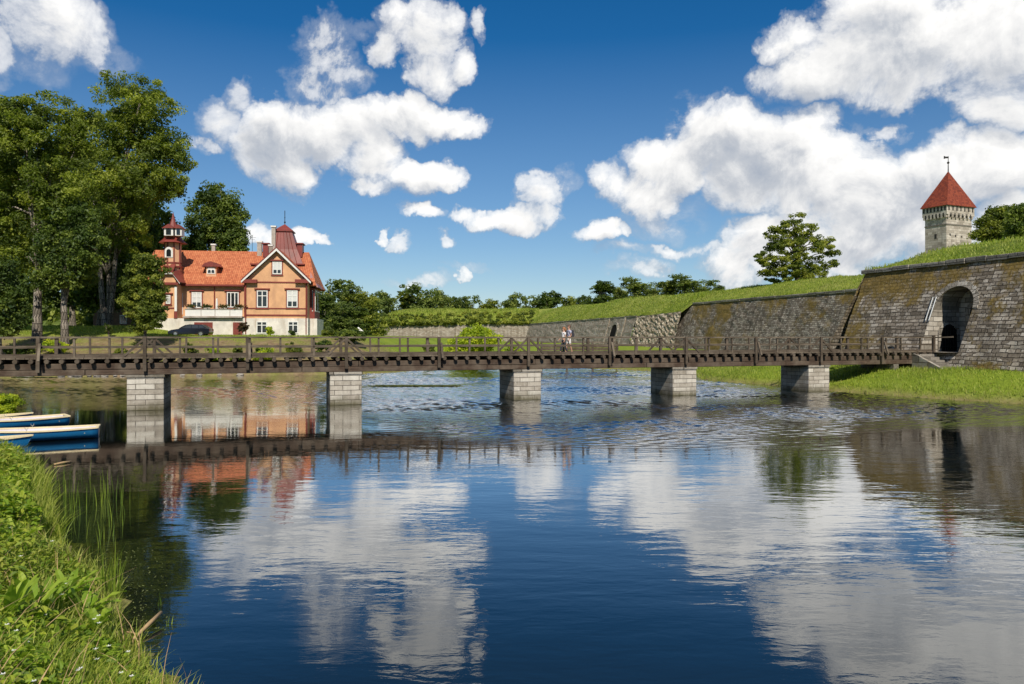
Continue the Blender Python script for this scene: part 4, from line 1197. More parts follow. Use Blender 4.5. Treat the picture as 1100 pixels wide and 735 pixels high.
qq = [(x, y, z + .14) for x, y, z in q_]
for i in range(4): mb.quad(q_[i], q_[(i + 1) % 4], qq[(i + 1) % 4], qq[i]); mb.poly([qq[i], qq[(i + 1) % 4], (cx_, cy_, cap_z)])
mb.build('turret_cap', M_TIN, mans)
mb = MB(); mb.tube([(cx_, cy_, cap_z - .2), (cx_, cy_, L(305, 226, my + 2)[1])], .05, 6); mb.ball((cx_, cy_, cap_z + .25), .13); mb.ball((cx_, cy_, cap_z + .9), .08); mb.build('finial', M_IRON, mans)
for sg, (pa, pb_) in ((-1, (283.5, 289.5)), (1, (320, 325.5))):    # side dormers on the mansard
    x0_, z0_ = L(pa, 272, my + 2); x1_, z1_ = L(pb_, 263, my + 2)
    mb = MB(); mb.box(x0_, x1_, my + 1.2, my + 3, z0_ - .6, z1_); dd_ = mb.build('side_dormer', M_TIN, mans)
    mb = MB(); mb.box(x0_ - .15, x1_ + .15, my + 1.0, my + 3.2, z1_, z1_ + .14); mb.build('dormer_lid', M_RED, dd_)
def chimney(px0, px1, py0, py1, yb):
    x0_, z1_ = L(px0, py0, yb); x1_, z0_ = L(px1, py1, yb)
    mb = MB(); mb.box(x0_, x1_, yb, yb + (x1_ - x0_), z0_ - 2.0, z1_ - .2); c = mb.build('chimney', M_CHIM, vil)
    mb = MB(); mb.box(x0_ - .1, x1_ + .1, yb - .1, yb + (x1_ - x0_) + .1, z1_ - .2, z1_); mb.build('chimney_cap', M_WHITE, c)
chimney(291.6, 295.8, 242.5, 256, my + .6); chimney(276.2, 281, 259, 272, SB + RD - .8); chimney(288.8, 292.2, 262.8, 272, my - .8); chimney(227.2, 231, 262, 271, SB + RD)
for (pa, pb_) in ((267, 276), (316, 326)):               # snow boards / roof lights beside the gable
    x0_, z0_ = L(pa, 283.5, 3.4); x1_, z1_ = L(pb_, 281.3, 3.4); yy = roof_y(z0_) ; mb = MB(); mb.box(x0_, x1_, yy - .5, yy + .6, z0_, z0_ + .16); mb.build('roof_walkway', M_RED, vil)
mb = MB(); xx, zz = L(271, 270, SB + RD); mb.tube([(xx, SB + RD, zz - .3), (xx, SB + RD, zz + 2.0)], .03, 5); mb.bar((xx - .5, SB + RD, zz + 1.9), (xx + .5, SB + RD, zz + 1.9), .03, .03); mb.bar((xx - .35, SB + RD, zz + 1.6), (xx + .35, SB + RD, zz + 1.6), .03, .03); mb.build('antenna', M_IRON, vil)
# --- left projecting bay with small jerkin head gable, and the turret
LB = -.3
lx0, lz0 = L(160, 342, LB); lx1 = L(189.5, 342, LB)[0]; lz1 = L(175, 305, LB)[1]
mb = MB(); mb.box(lx0, lx1, LB + .02, SB + 8, zb_w - .05, lz1)
g0x = L(173, 300, LB)[0]; g0 = (L(171.5, 303, LB)); g1 = L(178, 292.5, LB); g2 = L(186.5, 292.5, LB); g3 = L(194, 303, LB)
mb.poly([(lx0, LB + .02, lz1), (lx1, LB + .02, lz1), (g2[0], LB + .02, g2[1]), (g1[0], LB + .02, g1[1])])
mb.build('bay_wall', M_ORANGE, vil)
mb = MB(); x0_ = L(187.6, 305, LB)[0]; mb.box(x0_, x0_ + .28, LB - .06, LB + .02, lz0 + .9, lz1 - .3); mb.build('corner_board', M_WHITE, vil)
mb = MB(); mb.box(x0_ - .06, x0_ + .34, LB - .09, LB + .0, lz0, lz0 + .88); mb.box(lx0, x0_ - .06, LB - .05, LB + .02, L(170, 331, LB)[1] - .08, L(170, 331, LB)[1] + .08); mb.box(lx0, lx1 + .3, LB - .35, LB + .02, L(175, 306, LB)[1], L(175, 303.5, LB)[1]); mb.build('trim', M_RED, vil)
mb = MB(); th = .28
pts = [g0, g1, g2, g3]
for a, b_ in zip(pts[:-1], pts[1:]):
    mb.prism([(a[0], LB - .4, a[1] - th), (b_[0], LB - .4, b_[1] - th), (b_[0], LB - .4, b_[1]), (a[0], LB - .4, a[1])], (0, .1, 0))
mb.build('bargeboard', M_WHITE, vil)
mb = MB()
slab(mb, (g0[0] - 2, LB - .45, g0[1] - .9), (g1[0], LB - .45, g1[1] + .02), (g1[0] + .5, 6, g1[1] + 1.2), (g0[0] - 2, 6, g0[1] - .6))
slab(mb, (g1[0], LB - .45, g1[1] + .02), (g2[0], LB - .45, g2[1] + .02), (g2[0] - .2, LB + 1.6, g2[1] + 1.2), (g1[0] + .2, LB + 1.6, g1[1] + 1.2))
slab(mb, (g2[0], LB - .45, g2[1] + .02), (g3[0] + .1, LB - .45, g3[1] - .02), (g3[0] + .1, 6, g3[1] - .02), (g2[0] - .2, 6, g2[1] + 1.2))
mb.build('bay_roof', M_TIN, vil)
window(178.3, 183.3, 317, 326.5, LB, 2, True)
# door panel right of bay
x0_, z1_ = L(191.5, 315, SB); x1_, z0_ = L(196.5, 338, SB); mb = MB(); mb.box(x0_, x1_, SB - .05, SB, z0_, z1_); mb.build('terrace_door', M_WHITE, vil)
# octagonal turret
ty = 2.6
tcx = (L(178, 275, ty)[0] + L(194, 275, ty)[0]) / 2; tr = (L(194, 275, ty)[0] - L(178, 275, ty)[0]) / 2
tz0 = L(186, 296, ty)[1]; tz1 = L(186, 261, ty)[1]
def octo(r, z, rot=PI / 8): return [(tcx + r * math.cos(rot + k * PI / 4), ty + r * math.sin(rot + k * PI / 4), z) for k in range(8)]
def rings(mb_, prof):
    rs = [octo(r, z) for r, z in prof]
    for lo, hi in zip(rs[:-1], rs[1:]):
        for k in range(8): mb_.quad(lo[k], lo[(k + 1) % 8], hi[(k + 1) % 8], hi[k])
    mb_.poly(rs[-1]); mb_.poly(list(reversed(rs[0])))
k8 = 1 / math.cos(PI / 8)
mb = MB(); rings(mb, [(tr * k8, tz0), (tr * k8, tz1)]); tw = mb.build('turret', M_PALE, vil)
mb = MB()
for z, e in ((L(186, 287, ty)[1], .22), (L(186, 283, ty)[1], .06)): rings(mb, [(tr * k8 + e, z - .1), (tr * k8 + e, z + .1)])
mb.build('turret_band', M_RED, tw)
for k in range(8):
    a = PI / 8 + k * PI / 4
    if math.sin(a) < .3:
        x, y = tcx + tr * k8 * math.cos(a), ty + tr * k8 * math.sin(a)
        mb = MB(); mb.bar((x, y, tz0), (x, y, tz1), .14, .14, up=(0, 1, 0)); mb.build('turret_post', M_RED, tw)
zz = lambda py: L(186, py, ty)[1]
mb = MB(); rings(mb, [(tr * k8 + .75, zz(261.5)), (tr * k8 + .15, zz(257)), (tr * k8 - .15, zz(252)), (tr * .78, zz(246)), (tr * .45, zz(241)), (tr * .25, zz(236)), (.03, zz(228.5))]); sp = mb.build('turret_roof', M_TIN, tw)
for px, w_ in ((181.5, .55), (192, .4)):
    x = L(px, 252, ty - 1.6)[0]; mb = MB(); mb.box(x - w_, x + w_, ty - 1.75, ty - .5, zz(255), zz(247)); lu = mb.build('lucarne', M_WHITE, sp)
    mb = MB(); arched(mb, x - w_ * .55, x + w_ * .55, zz(254), zz(249.5), ty - 1.81); mb.build('pane', M_GL, sp)
    mb = MB(); mb.prism([(x - w_ - .25, ty - 1.95, zz(247.4)), (x + w_ + .25, ty - 1.95, zz(247.4)), (x, ty - 1.95, zz(243))], (0, 1.4, 0)); mb.build('lucarne_roof', M_TIN, sp)
x = L(181.5, 275, ty - tr)[0]; mb = MB(); arched(mb, x - .5, x + .5, zz(277.5), zz(270.5), ty - tr - .08); wi = mb.build('turret_window', M_WHITE, tw)
mb = MB(); arched(mb, x - .28, x + .28, zz(276.5), zz(271), ty - tr - .12); mb.build('pane', M_GL, tw)
# geranium boxes on the balcony rail
for i, pa in enumerate((205, 222, 240, 257)):
    x = L(pa, 331, -.5)[0]; w3 = Vector((HOX, HOY, 0)) + Vector((hx_ * x + hy_ * .5, hy_ * x - hx_ * .5, 0))
    lab = ('flower box at the left end of the white balcony', 'flower box on the balcony rail by the closed parasol', 'flower box on the balcony under the wide window', 'flower box on the balcony nearest the gabled wing')[i]
    t = thing('flower_box', lab, 'flower box', (w3.x, w3.y, bz1 + .07), HA, 'flower boxes on the balcony rail')
    mb = MB(); mb.box(-.4, .4, -.12, .12, 0, .2, taper=-.1); mb.build('trough', M_CHIM, t)
    n = 160; c_ = rng.normal(0, 1, (n, 3)) * (.3, .12, .12) + (0, 0, .33); d1_ = rng.normal(0, .07, (n, 3)); d2_ = rng.normal(0, .07, (n, 3))
    V = np.stack([c_ - d1_, c_ - d2_, c_ + d1_, c_ + d2_], 1).reshape(-1, 3)
    np_mesh('flowers', V, quads=np.arange(4 * n).reshape(-1, 4), mat=M_FLO, parent=t, attrs={'tone': rng.random(n)})
# closed parasol on the terrace
x, z0_ = L(232.9, 334, .8); w3 = Vector((HOX, HOY, 0)) + Vector((hx_ * x - hy_ * .8, hy_ * x + hx_ * .8, 0))
t = thing('parasol', 'closed white parasol standing on the balcony terrace of the villa', 'parasol', (w3.x, w3.y, zb_w - .05))
mb = MB(); mb.tube([(0, 0, 0), (0, 0, 2.7)], .03, 6); mb.build('pole', M_IRON, t)
mb = MB(); mb.tube([(0, 0, .75), (0, 0, 1.0), (0, 0, 1.8), (0, 0, 2.4), (0, 0, 2.65)], [.12, .17, .15, .1, .02], 9); mb.build('canopy', M_WHITE, t, smooth=True)

# ------------------------------------------------------------------ house half hidden behind the trees
M_BROWNH = m_painted('brown_boards', (.17, .10, .06), .8, .2, 2)
hb = thing('wooden_house', 'dark wooden house with a red roof half hidden behind the tall trees', 'house', (-72, 128, gz(-72, 128) - .2), 0)
mb = MB(); mb.box(0, 17, 0, 9, 0, 6.2); mb.poly([(0, 0, 6.2), (0, 4.5, 9.6), (0, 9, 6.2)]); mb.poly([(17, 0, 6.2), (17, 9, 6.2), (17, 4.5, 9.6)]); mb.build('wall', M_BROWNH, hb)
mb = MB(); slab(mb, (-.5, -.6, 5.9), (17.5, -.6, 5.9), (17.5, 4.5, 9.8), (-.5, 4.5, 9.8)); slab(mb, (17.5, 9.6, 5.9), (-.5, 9.6, 5.9), (-.5, 4.5, 9.8), (17.5, 4.5, 9.8)); mb.build('roof', M_VROOF, hb)
for x in (1.5, 4.6, 8.0, 11.2, 14.2):
    for z in (1.0, 3.9):
        mb = MB(); mb.box(x, x + 1.2, -.06, 0, z, z + 1.5); wi = mb.build('window', M_WHITE, hb)
        mb = MB(); mb.box(x + .12, x + .55, -.08, -.06, z + .12, z + 1.38); mb.box(x + .65, x + 1.08, -.08, -.06, z + .12, z + 1.38); mb.build('pane', M_GL, wi)

# ------------------------------------------------------------------ estate car in front of the villa
M_CARP = m_plain('dark_blue_car_paint', (.012, .014, .022), .22, .3, .8)
M_TYRE = m_plain('tyre_rubber', (.02, .02, .02), .85)
M_RIM = m_plain('alloy_rim', (.5, .5, .52), .3, .8)
M_CGL = m_glass('car_glass', (.03, .035, .04))
cp = at(205, 359, 91)
t = thing('parked_car', 'dark blue estate car parked by the red garage door of the villa', 'car', (cp.x, cp.y, gz(cp.x, cp.y) - .02), R(5))
CL = 2.45
body = [(-CL, .35), (-CL + .05, .62), (-CL + .5, .80), (-1.15, .93), (1.9, 1.0), (CL - .03, .95), (CL, .5), (CL - .1, .28), (-CL + .2, .25)]
def shell(prof, w0_, w1_, zmid, name, mat, parent):
    mb_ = MB(); n = len(prof)
    L1 = [(x, -(w0_ if z < zmid else w1_), z) for x, z in prof]; L2 = [(x, -y, z) for x, y, z in L1]
    k = len(mb_.v); mb_.v += L1 + L2
    mb_.f.append(tuple(range(n))[::-1]); mb_.f.append(tuple(range(n, 2 * n)))
    for i in range(n): j = (i + 1) % n; mb_.f.append((i, j, n + j, n + i))
    return mb_.build(name, mat, parent, bevel=.05)
shell(body, .90, .84, .9, 'body', M_CARP, t)
cab = [(-1.2, .92), (-.35, 1.40), (.1, 1.47), (1.5, 1.44), (2.2, 1.0), (2.2, .95)]
shell(cab, .82, .68, 1.2, 'cabin', M_CARP, t)
for y in (-1, 1):
    for (a, b_, c, d) in (((-.85, .99), (-.28, 1.34), (.28, 1.38), (.28, 1.0)), ((.36, 1.0), (.36, 1.38), (1.1, 1.37), (1.15, 1.02)), ((1.22, 1.03), (1.18, 1.36), (1.5, 1.35), (1.9, 1.05))):
        mb = MB(); q_ = [(x, y * (.845 - (z - .95) * .33), z) for x, z in (a, b_, c, d)]
        mb.poly(q_ if y > 0 else list(reversed(q_))); mb.build('side_window', M_CGL, t)
mb = MB(); mb.quad((-1.12, -.72, .99), (-1.12, .72, .99), (-.42, .62, 1.39), (-.42, -.62, 1.39)); mb.build('windscreen', M_CGL, t).location = (-.03, 0, .01)
for x in (-1.5, 1.45):
    for y in (-.84, .84):
        mb = MB(); mb.tube([(x, y - .1, .32), (x, y + .1, .32)], .33, 20); wl = mb.build('wheel', M_TYRE, t)
        s_ = 1 if y > 0 else -1
        mb = MB(); mb.tube([(x, y + s_ * .1, .32), (x, y + s_ * .115, .32)], .2, 16); mb.build('rim', M_RIM, wl)
for y in (-.62, .62):
    mb = MB(); mb.ball((-CL + .08, y, .66), (.08, .2, .08)); mb.build('headlight', M_WHITE, t)
    mb = MB(); mb.box(CL - .06, CL + .02, y - .16, y + .16, .68, .9); mb.build('tail_light', M_RED, t)
# white garden tent beyond the lawn
tp = at(385, 360, 118)
t = thing('garden_tent', 'white pitched garden tent by the trees right of the villa', 'tent', (tp.x, tp.y, gz(tp.x, tp.y)), .2)
t.scale = (.5, .5, .42)
mb = MB(); mb.poly([(-1.6, -1.6, 2.0), (1.6, -1.6, 2.0), (0, 0, 3.6)]); mb.poly([(1.6, -1.6, 2.0), (1.6, 1.6, 2.0), (0, 0, 3.6)]); mb.poly([(1.6, 1.6, 2.0), (-1.6, 1.6, 2.0), (0, 0, 3.6)]); mb.poly([(-1.6, 1.6, 2.0), (-1.6, -1.6, 2.0), (0, 0, 3.6)]); mb.build('canopy', M_WHITE, t)
for x in (-1.55, 1.55):
    for y in (-1.55, 1.55): mb = MB(); mb.tube([(x, y, 0), (x, y, 2.02)], .04, 6); mb.build('leg', M_WHITE, t)
# ------------------------------------------------------------------ trees
M_BARK = m_stone('bark', .25, .9, [(.10, .085, .065), (.25, .21, .17), (.42, .37, .31)], (.03, .025, .02), .04, None, .3, 1.0, warp=.3)
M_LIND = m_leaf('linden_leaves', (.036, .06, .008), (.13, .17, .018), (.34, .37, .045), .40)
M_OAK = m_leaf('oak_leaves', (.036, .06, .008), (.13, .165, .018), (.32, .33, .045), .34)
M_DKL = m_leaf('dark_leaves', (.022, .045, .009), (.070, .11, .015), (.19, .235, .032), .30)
M_YEL = m_leaf('young_leaves', (.12, .18, .01), (.32, .40, .02), (.62, .62, .04), .38)
M_FAR = m_leaf('far_leaves', (.055, .085, .02), (.13, .175, .035), (.26, .29, .06), .28, .08)

def leaves(clumps, per, size, squash=.75, up=.35, seed=0):
    """clumps: array (n,4) centre + radius. Returns verts and tone per face"""
    r = np.random.default_rng(seed)
    n = len(clumps); tot = n * per
    c = np.repeat(clumps[:, :3], per, 0); rad = np.repeat(clumps[:, 3], per)
    d = r.normal(0, 1, (tot, 3)); d /= np.linalg.norm(d, axis=1)[:, None] + 1e-9
    rr = rad * r.random(tot) ** .45
    p = c + d * rr[:, None] * (1, 1, squash)
    nrm = d * .8 + r.normal(0, .75, (tot, 3)) + (0, 0, up); nrm /= np.linalg.norm(nrm, axis=1)[:, None]
    a = np.cross(nrm, r.normal(0, 1, (tot, 3))); a /= np.linalg.norm(a, axis=1)[:, None]; b = np.cross(nrm, a)
    s = size * r.uniform(.55, 1.25, tot)[:, None]
    fold = nrm * s * .22
    V = np.stack([p - a * s, p - b * s * .55 + fold, p + a * s, p + b * s * .55 + fold], 1).reshape(-1, 3)
    ct = np.repeat(r.random(n), per)
    tone = np.clip(ct * .85 + r.random(tot) * .3 - .05, 0, 1)
    return V, tone

def crown_clumps(lobes, n, crad, seed=0, shell=.55):
    r = np.random.default_rng(seed); lobes = np.array(lobes, float)
    vol = lobes[:, 3] * lobes[:, 4] * lobes[:, 5]; pr = vol ** .75; pr /= pr.sum()
    k = r.choice(len(lobes), n, p=pr)
    d = r.normal(0, 1, (n, 3)); d /= np.linalg.norm(d, axis=1)[:, None]
    rr = shell + (1 - shell) * r.random(n) ** .6
    p = lobes[k, :3] + d * rr[:, None] * lobes[k, 3:6]
    return np.column_stack([p, crad * r.uniform(.55, 1.3, n)])

def make_tree(name, label, cat, base, H, lobes, mat, n_cl, per, crad, lsize, trunk_r=.45, seed=1, group=None, trunk_h=None, fork=False, squash=.7, bark=None, shell=.55, core=True):
    """lobes in tree-local metres"""
    t = thing(name, label, cat, base, 0, group)
    r = random.Random(seed)
    cl = crown_clumps(lobes, n_cl, crad, seed, shell)
    V, tone = leaves(cl, per, lsize, squash, seed=seed)
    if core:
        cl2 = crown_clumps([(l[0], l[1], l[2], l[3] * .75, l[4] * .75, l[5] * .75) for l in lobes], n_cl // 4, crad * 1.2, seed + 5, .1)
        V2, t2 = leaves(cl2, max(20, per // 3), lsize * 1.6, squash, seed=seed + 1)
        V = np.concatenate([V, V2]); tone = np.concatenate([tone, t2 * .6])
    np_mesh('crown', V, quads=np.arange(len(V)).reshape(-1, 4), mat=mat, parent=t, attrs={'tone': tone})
    mb = MB()
    th = trunk_h or H * .55
    stems = [((0, 0), 1.0)] if not fork else [((-.35, 0), .75), ((.4, .1), .7), ((.05, .35), .6)]
    for (o2, k) in stems:
        bend = [r.uniform(-.4, .4) for _ in range(4)]
        pts = [(o2[0] * .6, o2[1] * .6, -.5), (o2[0] * .7, o2[1] * .7, .3)] + [(o2[0] * (1 + f * 4) + bend[0] * f, o2[1] + bend[1] * f, .3 + th * f) for f in (.15, .35, .6, .8, 1)]
        mb.tube(pts, [trunk_r * k * 1.5, trunk_r * k * 1.1] + [trunk_r * k * (1 - .75 * f) for f in (.15, .35, .6, .8, 1)], 9)
    for i in range(min(len(lobes) * 2, 22)):
        l = lobes[i % len(lobes)]; c = Vector(l[:3]) + Vector((r.uniform(-.4, .4) * l[3], r.uniform(-.4, .4) * l[4], r.uniform(-.3, .4) * l[5]))
        z0 = min(th * r.uniform(.35, .95), max(c.z - 1, th * .3)); s = Vector((0, 0, z0))
        m = s.lerp(c, .5) + Vector((r.uniform(-.3, .3), r.uniform(-.3, .3), .6))
        rr = trunk_r * .30
        mb.tube([s, s.lerp(m, .5) + Vector((0, 0, .1)), m, m.lerp(c, .6), c], [rr, rr * .8, rr * .6, rr * .35, rr * .12], 6)
    mb.build('trunk', bark or M_BARK, t, smooth=True)
    return t

def px_lobes(base, spec):
    """spec rows (px, py, rx_px, rz_px, dy, ry_factor): crown lobes given where they stand at the tree's distance"""
    out = []
    for (px, py, rx, rz, dy) in spec:
        Yd = base[1] + dy; s = Yd / FOC; p = at(px, py, Yd)
        out.append((p.x - base[0], dy, p.z - base[2], rx * s, rx * s * .9, rz * s))
    return out

def tree_px(name, label, cat, px, Yd, spec, mat, n_cl, per, crad, ls, tr, seed, group=None, **kw):
    x = (px - 550) / FOC * Yd; zb = kw.pop('zb', None); z = gz(x, Yd) if zb is None else zb
    lob = px_lobes((x, Yd, z), spec); H = max(l[2] + l[5] for l in lob)
    return make_tree(name, label, cat, (x, Yd, z), H, lob, mat, n_cl, per, crad, ls, tr, seed, group, **kw)

GT = 'tall trees on the lawn left of the villa'
tree_px('linden_tree', 'tallest tree beside the villa, with forked trunk and rounded top', 'tree', 115, 100,
 [(142, 98, 34, 22, 0), (128, 118, 36, 24, 2), (160, 122, 32, 24, -1), (120, 150, 38, 28, 0), (160, 155, 42, 30, 1), (178, 180, 28, 28, 0), (140, 190, 46, 30, -2), (105, 190, 30, 34, 1), (152, 205, 28, 24, 0), (120, 230, 36, 26, -2), (183, 200, 18, 22, 0), (142, 255, 24, 18, -1), (104, 262, 22, 14, 0), (190, 160, 14, 22, 0)],
 M_LIND, 400, 130, 1.2, .19, .55, 3, GT, fork=True, trunk_h=19)
tree_px('linden_tree', 'broad dark tree with a thick pale trunk at the left of the lawn', 'tree', 40, 82,
 [(50, 124, 38, 20, 2), (20, 134, 36, 26, 0), (60, 150, 38, 28, 0), (25, 175, 42, 32, 0), (65, 200, 36, 34, -1), (20, 230, 38, 28, 0), (60, 250, 32, 22, -1), (30, 272, 30, 18, 0), (85, 140, 22, 22, 1), (84, 225, 22, 30, 2)],
 M_LIND, 290, 120, 1.1, .18, .5, 5, GT, trunk_h=17)
tree_px('linden_tree', 'slimmer tree with a thin pale trunk between two bigger ones', 'tree', 70, 80,
 [(78, 235, 24, 22, 0), (60, 262, 24, 20, 0), (90, 268, 22, 20, -1), (74, 292, 28, 18, 0), (95, 245, 20, 24, 1), (50, 300, 14, 14, 0)],
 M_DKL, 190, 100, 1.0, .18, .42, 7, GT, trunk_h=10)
tree_px('linden_tree', 'large tree cut off by the left edge of the photo', 'tree', -22, 84,
 [(-10, 122, 28, 18, 0), (2, 150, 30, 30, 0), (-30, 150, 40, 36, 0), (-10, 205, 40, 36, 0), (0, 255, 30, 30, 0), (-40, 230, 40, 40, 0), (-60, 180, 40, 40, 0)],
 M_LIND, 300, 100, 1.3, .22, .6, 9, GT, trunk_h=18)
for i, (px, Yd, tp, w_, lab) in enumerate(((20, 108, 150, 40, 'shaded tree seen between the trunks, behind the broad dark tree'), (78, 112, 150, 38, 'shaded tree filling the gap behind the slim trunk'), (148, 116, 190, 34, 'shaded tree behind the tallest tree, beside the turret'), (108, 104, 215, 26, 'low shaded tree behind the forked trunk'), (-30, 104, 170, 44, 'shaded tree at the far left behind the others'))):
    hgt = 330 - tp
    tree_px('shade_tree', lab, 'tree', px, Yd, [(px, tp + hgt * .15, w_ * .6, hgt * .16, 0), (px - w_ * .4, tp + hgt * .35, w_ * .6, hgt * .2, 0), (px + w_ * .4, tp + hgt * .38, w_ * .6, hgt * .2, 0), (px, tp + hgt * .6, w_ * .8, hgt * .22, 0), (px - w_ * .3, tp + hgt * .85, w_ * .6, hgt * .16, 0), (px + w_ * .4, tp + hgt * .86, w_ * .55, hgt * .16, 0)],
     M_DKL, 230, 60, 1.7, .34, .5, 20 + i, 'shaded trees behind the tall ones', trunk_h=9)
tree_px('bushy_tree', 'small bright bushy tree with leaves down to the ground by the villa corner', 'tree', 156, 80,
 [(156, 282, 11, 12, 0), (152, 300, 17, 16, 0), (163, 312, 15, 16, 0), (150, 325, 18, 18, 0), (164, 338, 14, 16, -.5), (150, 346, 14, 12, 0), (170, 290, 9, 12, 0)],
 M_OAK, 210, 110, .62, .14, .2, 11, None, trunk_h=5)
tree_px('bushy_tree', 'leafy low tree overhanging the bank at the left edge, above the bridge rail', 'tree', 0, 74,
 [(2, 290, 14, 16, 0), (-8, 310, 22, 22, 0), (10, 325, 18, 18, 0), (4, 345, 20, 16, 0), (-18, 340, 22, 22, 0), (20, 345, 9, 9, 0)],
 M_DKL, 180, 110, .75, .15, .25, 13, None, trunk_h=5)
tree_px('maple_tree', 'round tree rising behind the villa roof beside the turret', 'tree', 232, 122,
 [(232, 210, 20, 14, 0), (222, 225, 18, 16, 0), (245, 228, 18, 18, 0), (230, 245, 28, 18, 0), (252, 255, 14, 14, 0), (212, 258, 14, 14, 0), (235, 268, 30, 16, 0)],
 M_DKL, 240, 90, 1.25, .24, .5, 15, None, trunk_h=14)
tree_px('maple_tree', 'pale tree top showing just left of the main roof ridge', 'tree', 196, 125,
 [(198, 262, 14, 10, 0), (204, 272, 14, 10, 0), (188, 272, 14, 12, 0), (170, 262, 20, 20, 0)], M_OAK, 90, 80, 1.1, .24, .4, 17, None, trunk_h=8)
# lone tree on the rampart
tree_px('oak_tree', 'lone wide tree standing on the grass rampart in front of the clouds', 'tree', 856, 118,
 [(853, 234, 10, 7, 0), (846, 246, 16, 9, 0), (866, 250, 18, 10, 0), (884, 262, 16, 8, 0), (830, 250, 12, 6, 0), (838, 264, 20, 10, 0), (860, 268, 24, 12, -2), (820, 276, 11, 6, 0), (888, 280, 13, 9, 0), (840, 286, 24, 11, -1), (868, 290, 24, 10, 0), (822, 290, 12, 9, 0), (895, 270, 9, 4, 0), (850, 300, 28, 7, 0)],
 M_OAK, 320, 90, .68, .16, .42, 19, None, trunk_h=7, zb=11.6, squash=.5)
GRT = 'trees on the rampart behind the tower'
tree_px('maple_tree', 'dark tree on the rampart touching the right side of the castle tower', 'tree', 1070, 112,
 [(1072, 230, 11, 7, 0), (1060, 240, 10, 7, 0), (1080, 242, 13, 10, 0), (1053, 251, 8, 6, 0), (1068, 254, 14, 9, 0), (1084, 227, 7, 6, 0)],
 M_OAK, 170, 80, .8, .18, .35, 23, GRT, trunk_h=5, zb=11.8)
tree_px('maple_tree', 'dark tree on the rampart at the right edge of the photo', 'tree', 1100, 106,
 [(1098, 227, 12, 7, 0), (1096, 240, 13, 12, 0), (1114, 238, 20, 14, 0), (1102, 250, 18, 9, 0)],
 M_DKL, 170, 80, .9, .18, .35, 25, GRT, trunk_h=5, zb=11.8)

# ------------------------------------------------------------------ far trees: four kinds, copied
def far_proto(seed, w_, h_, mat):
    r = random.Random(seed); lob = []
    for k in range(9):
        a = r.uniform(0, 2 * PI); q_ = r.uniform(0, .55); z = r.uniform(.35, .85)
        lob.append((math.cos(a) * q_ * w_, math.sin(a) * q_ * w_, z * h_, w_ * r.uniform(.32, .52), w_ * r.uniform(.32, .5), h_ * r.uniform(.13, .2)))
    lob.append((0, 0, h_ * .28, w_ * .75, w_ * .75, h_ * .28)); lob.append((w_ * .3, -w_ * .2, h_ * .15, w_ * .6, w_ * .6, h_ * .15)); lob.append((-w_ * .3, w_ * .2, h_ * .15, w_ * .6, w_ * .6, h_ * .15))
    return lob
protos = {}
def far_tree(kind, px, Yd, top, wpx, lab, name='field_tree', group='row of trees beyond the moat', zb=None, proto_kinds={}):
    x = (px - 550) / FOC * Yd; z = gz(x, Yd) - .3 if zb is None else zb
    zt_ = EYE + (HZ - top) / FOC * Yd; h_ = zt_ - z; wm = wpx / FOC * Yd / 2
    if kind not in protos:
        spec = {'a': (31, 4.6, 12, M_FAR), 'b': (33, 5.4, 12, M_FAR), 'c': (35, 4.0, 12, M_DKL), 'd': (37, 5.0, 12, M_OAK), 'e': (41, 5, 12, M_FAR)}[kind]
        tr_ = make_tree(name, lab, 'tree', (x, Yd, z), 12, far_proto(spec[0], spec[1], spec[2], spec[3]), spec[3], 170, 42, .95, .26, .3, spec[0], group, trunk_h=6, shell=.35)
        protos[kind] = (tr_, spec[1])
    else:
        tr_ = copy_tree(protos[kind][0]); tr_['label'] = lab; tr_['group'] = group
    tr_.name = name
    tr_.location = (x, Yd, z); k = wm / protos[kind][1] * 1.6
    tr_.scale = (k, k, h_ / 12 * 1.12); tr_.rotation_euler = (0, 0, random.uniform(0, 6.28))
    return tr_
GA = 'trees at the right of the villa'
for (kind, px, Yd, top, wp, lab) in (
    ('a', 352, 132, 304, 40, 'tallest tree just right of the villa bay'), ('b', 372, 140, 309, 36, 'second tree right of the villa, rounded top'),
    ('c', 345, 125, 322, 30, 'low dark tree against the villa corner'), ('d', 390, 138, 314, 34, 'tree right of the villa whose foot hides behind the tent'),
    ('a', 366, 120, 328, 30, 'low tree in front of the taller ones by the villa'), ('b', 398, 150, 322, 30, 'tree at the left end of the grassy mound'),
    ('c', 384, 122, 333, 26, 'small dark tree behind the white tent')):
    far_tree(kind, px, Yd, top, wp, lab, 'garden_tree', GA)
names = ['leftmost tree of the row above the mound', 'second tree of the row above the mound', 'highest rounded tree above the mound', 'tree right of the highest one above the mound', 'low tree in the dip of the far row', 'small tree with a flat top in the far row',
 'tree of the far row over the end of the mound', 'dense tree of the far row right of the mound end', 'pale tree of the far row near the rampart start', 'last tree of the far row before the rampart', 'low tree peeping over the rampart start', 'shrubby tree at the foot of the far row']
far = [('b', 415, 300, 316, 34), ('d', 437, 296, 312, 32), ('a', 455, 290, 309, 38), ('b', 475, 298, 314, 30), ('c', 489, 310, 323, 20), ('a', 503, 305, 321, 26), ('d', 527, 312, 322, 28), ('b', 548, 306, 319, 28), ('a', 570, 312, 321, 26), ('c', 592, 310, 318, 28), ('d', 612, 308, 319, 28), ('c', 628, 300, 322, 20)]
for lab, (k, px, Yd, top, wp) in zip(names, far): far_tree(k, px, Yd, top, wp, lab)
names2 = ['dark pointed tree at the left end of the rampart grove', 'small tree beside the dark pointed one on the rampart', 'round domed tree of the rampart grove', 'tree right of the domed one on the rampart', 'middle tree of the rampart grove', 'highest tree of the rampart grove', 'tree sloping down at the right of the grove', 'last small tree of the rampart grove']
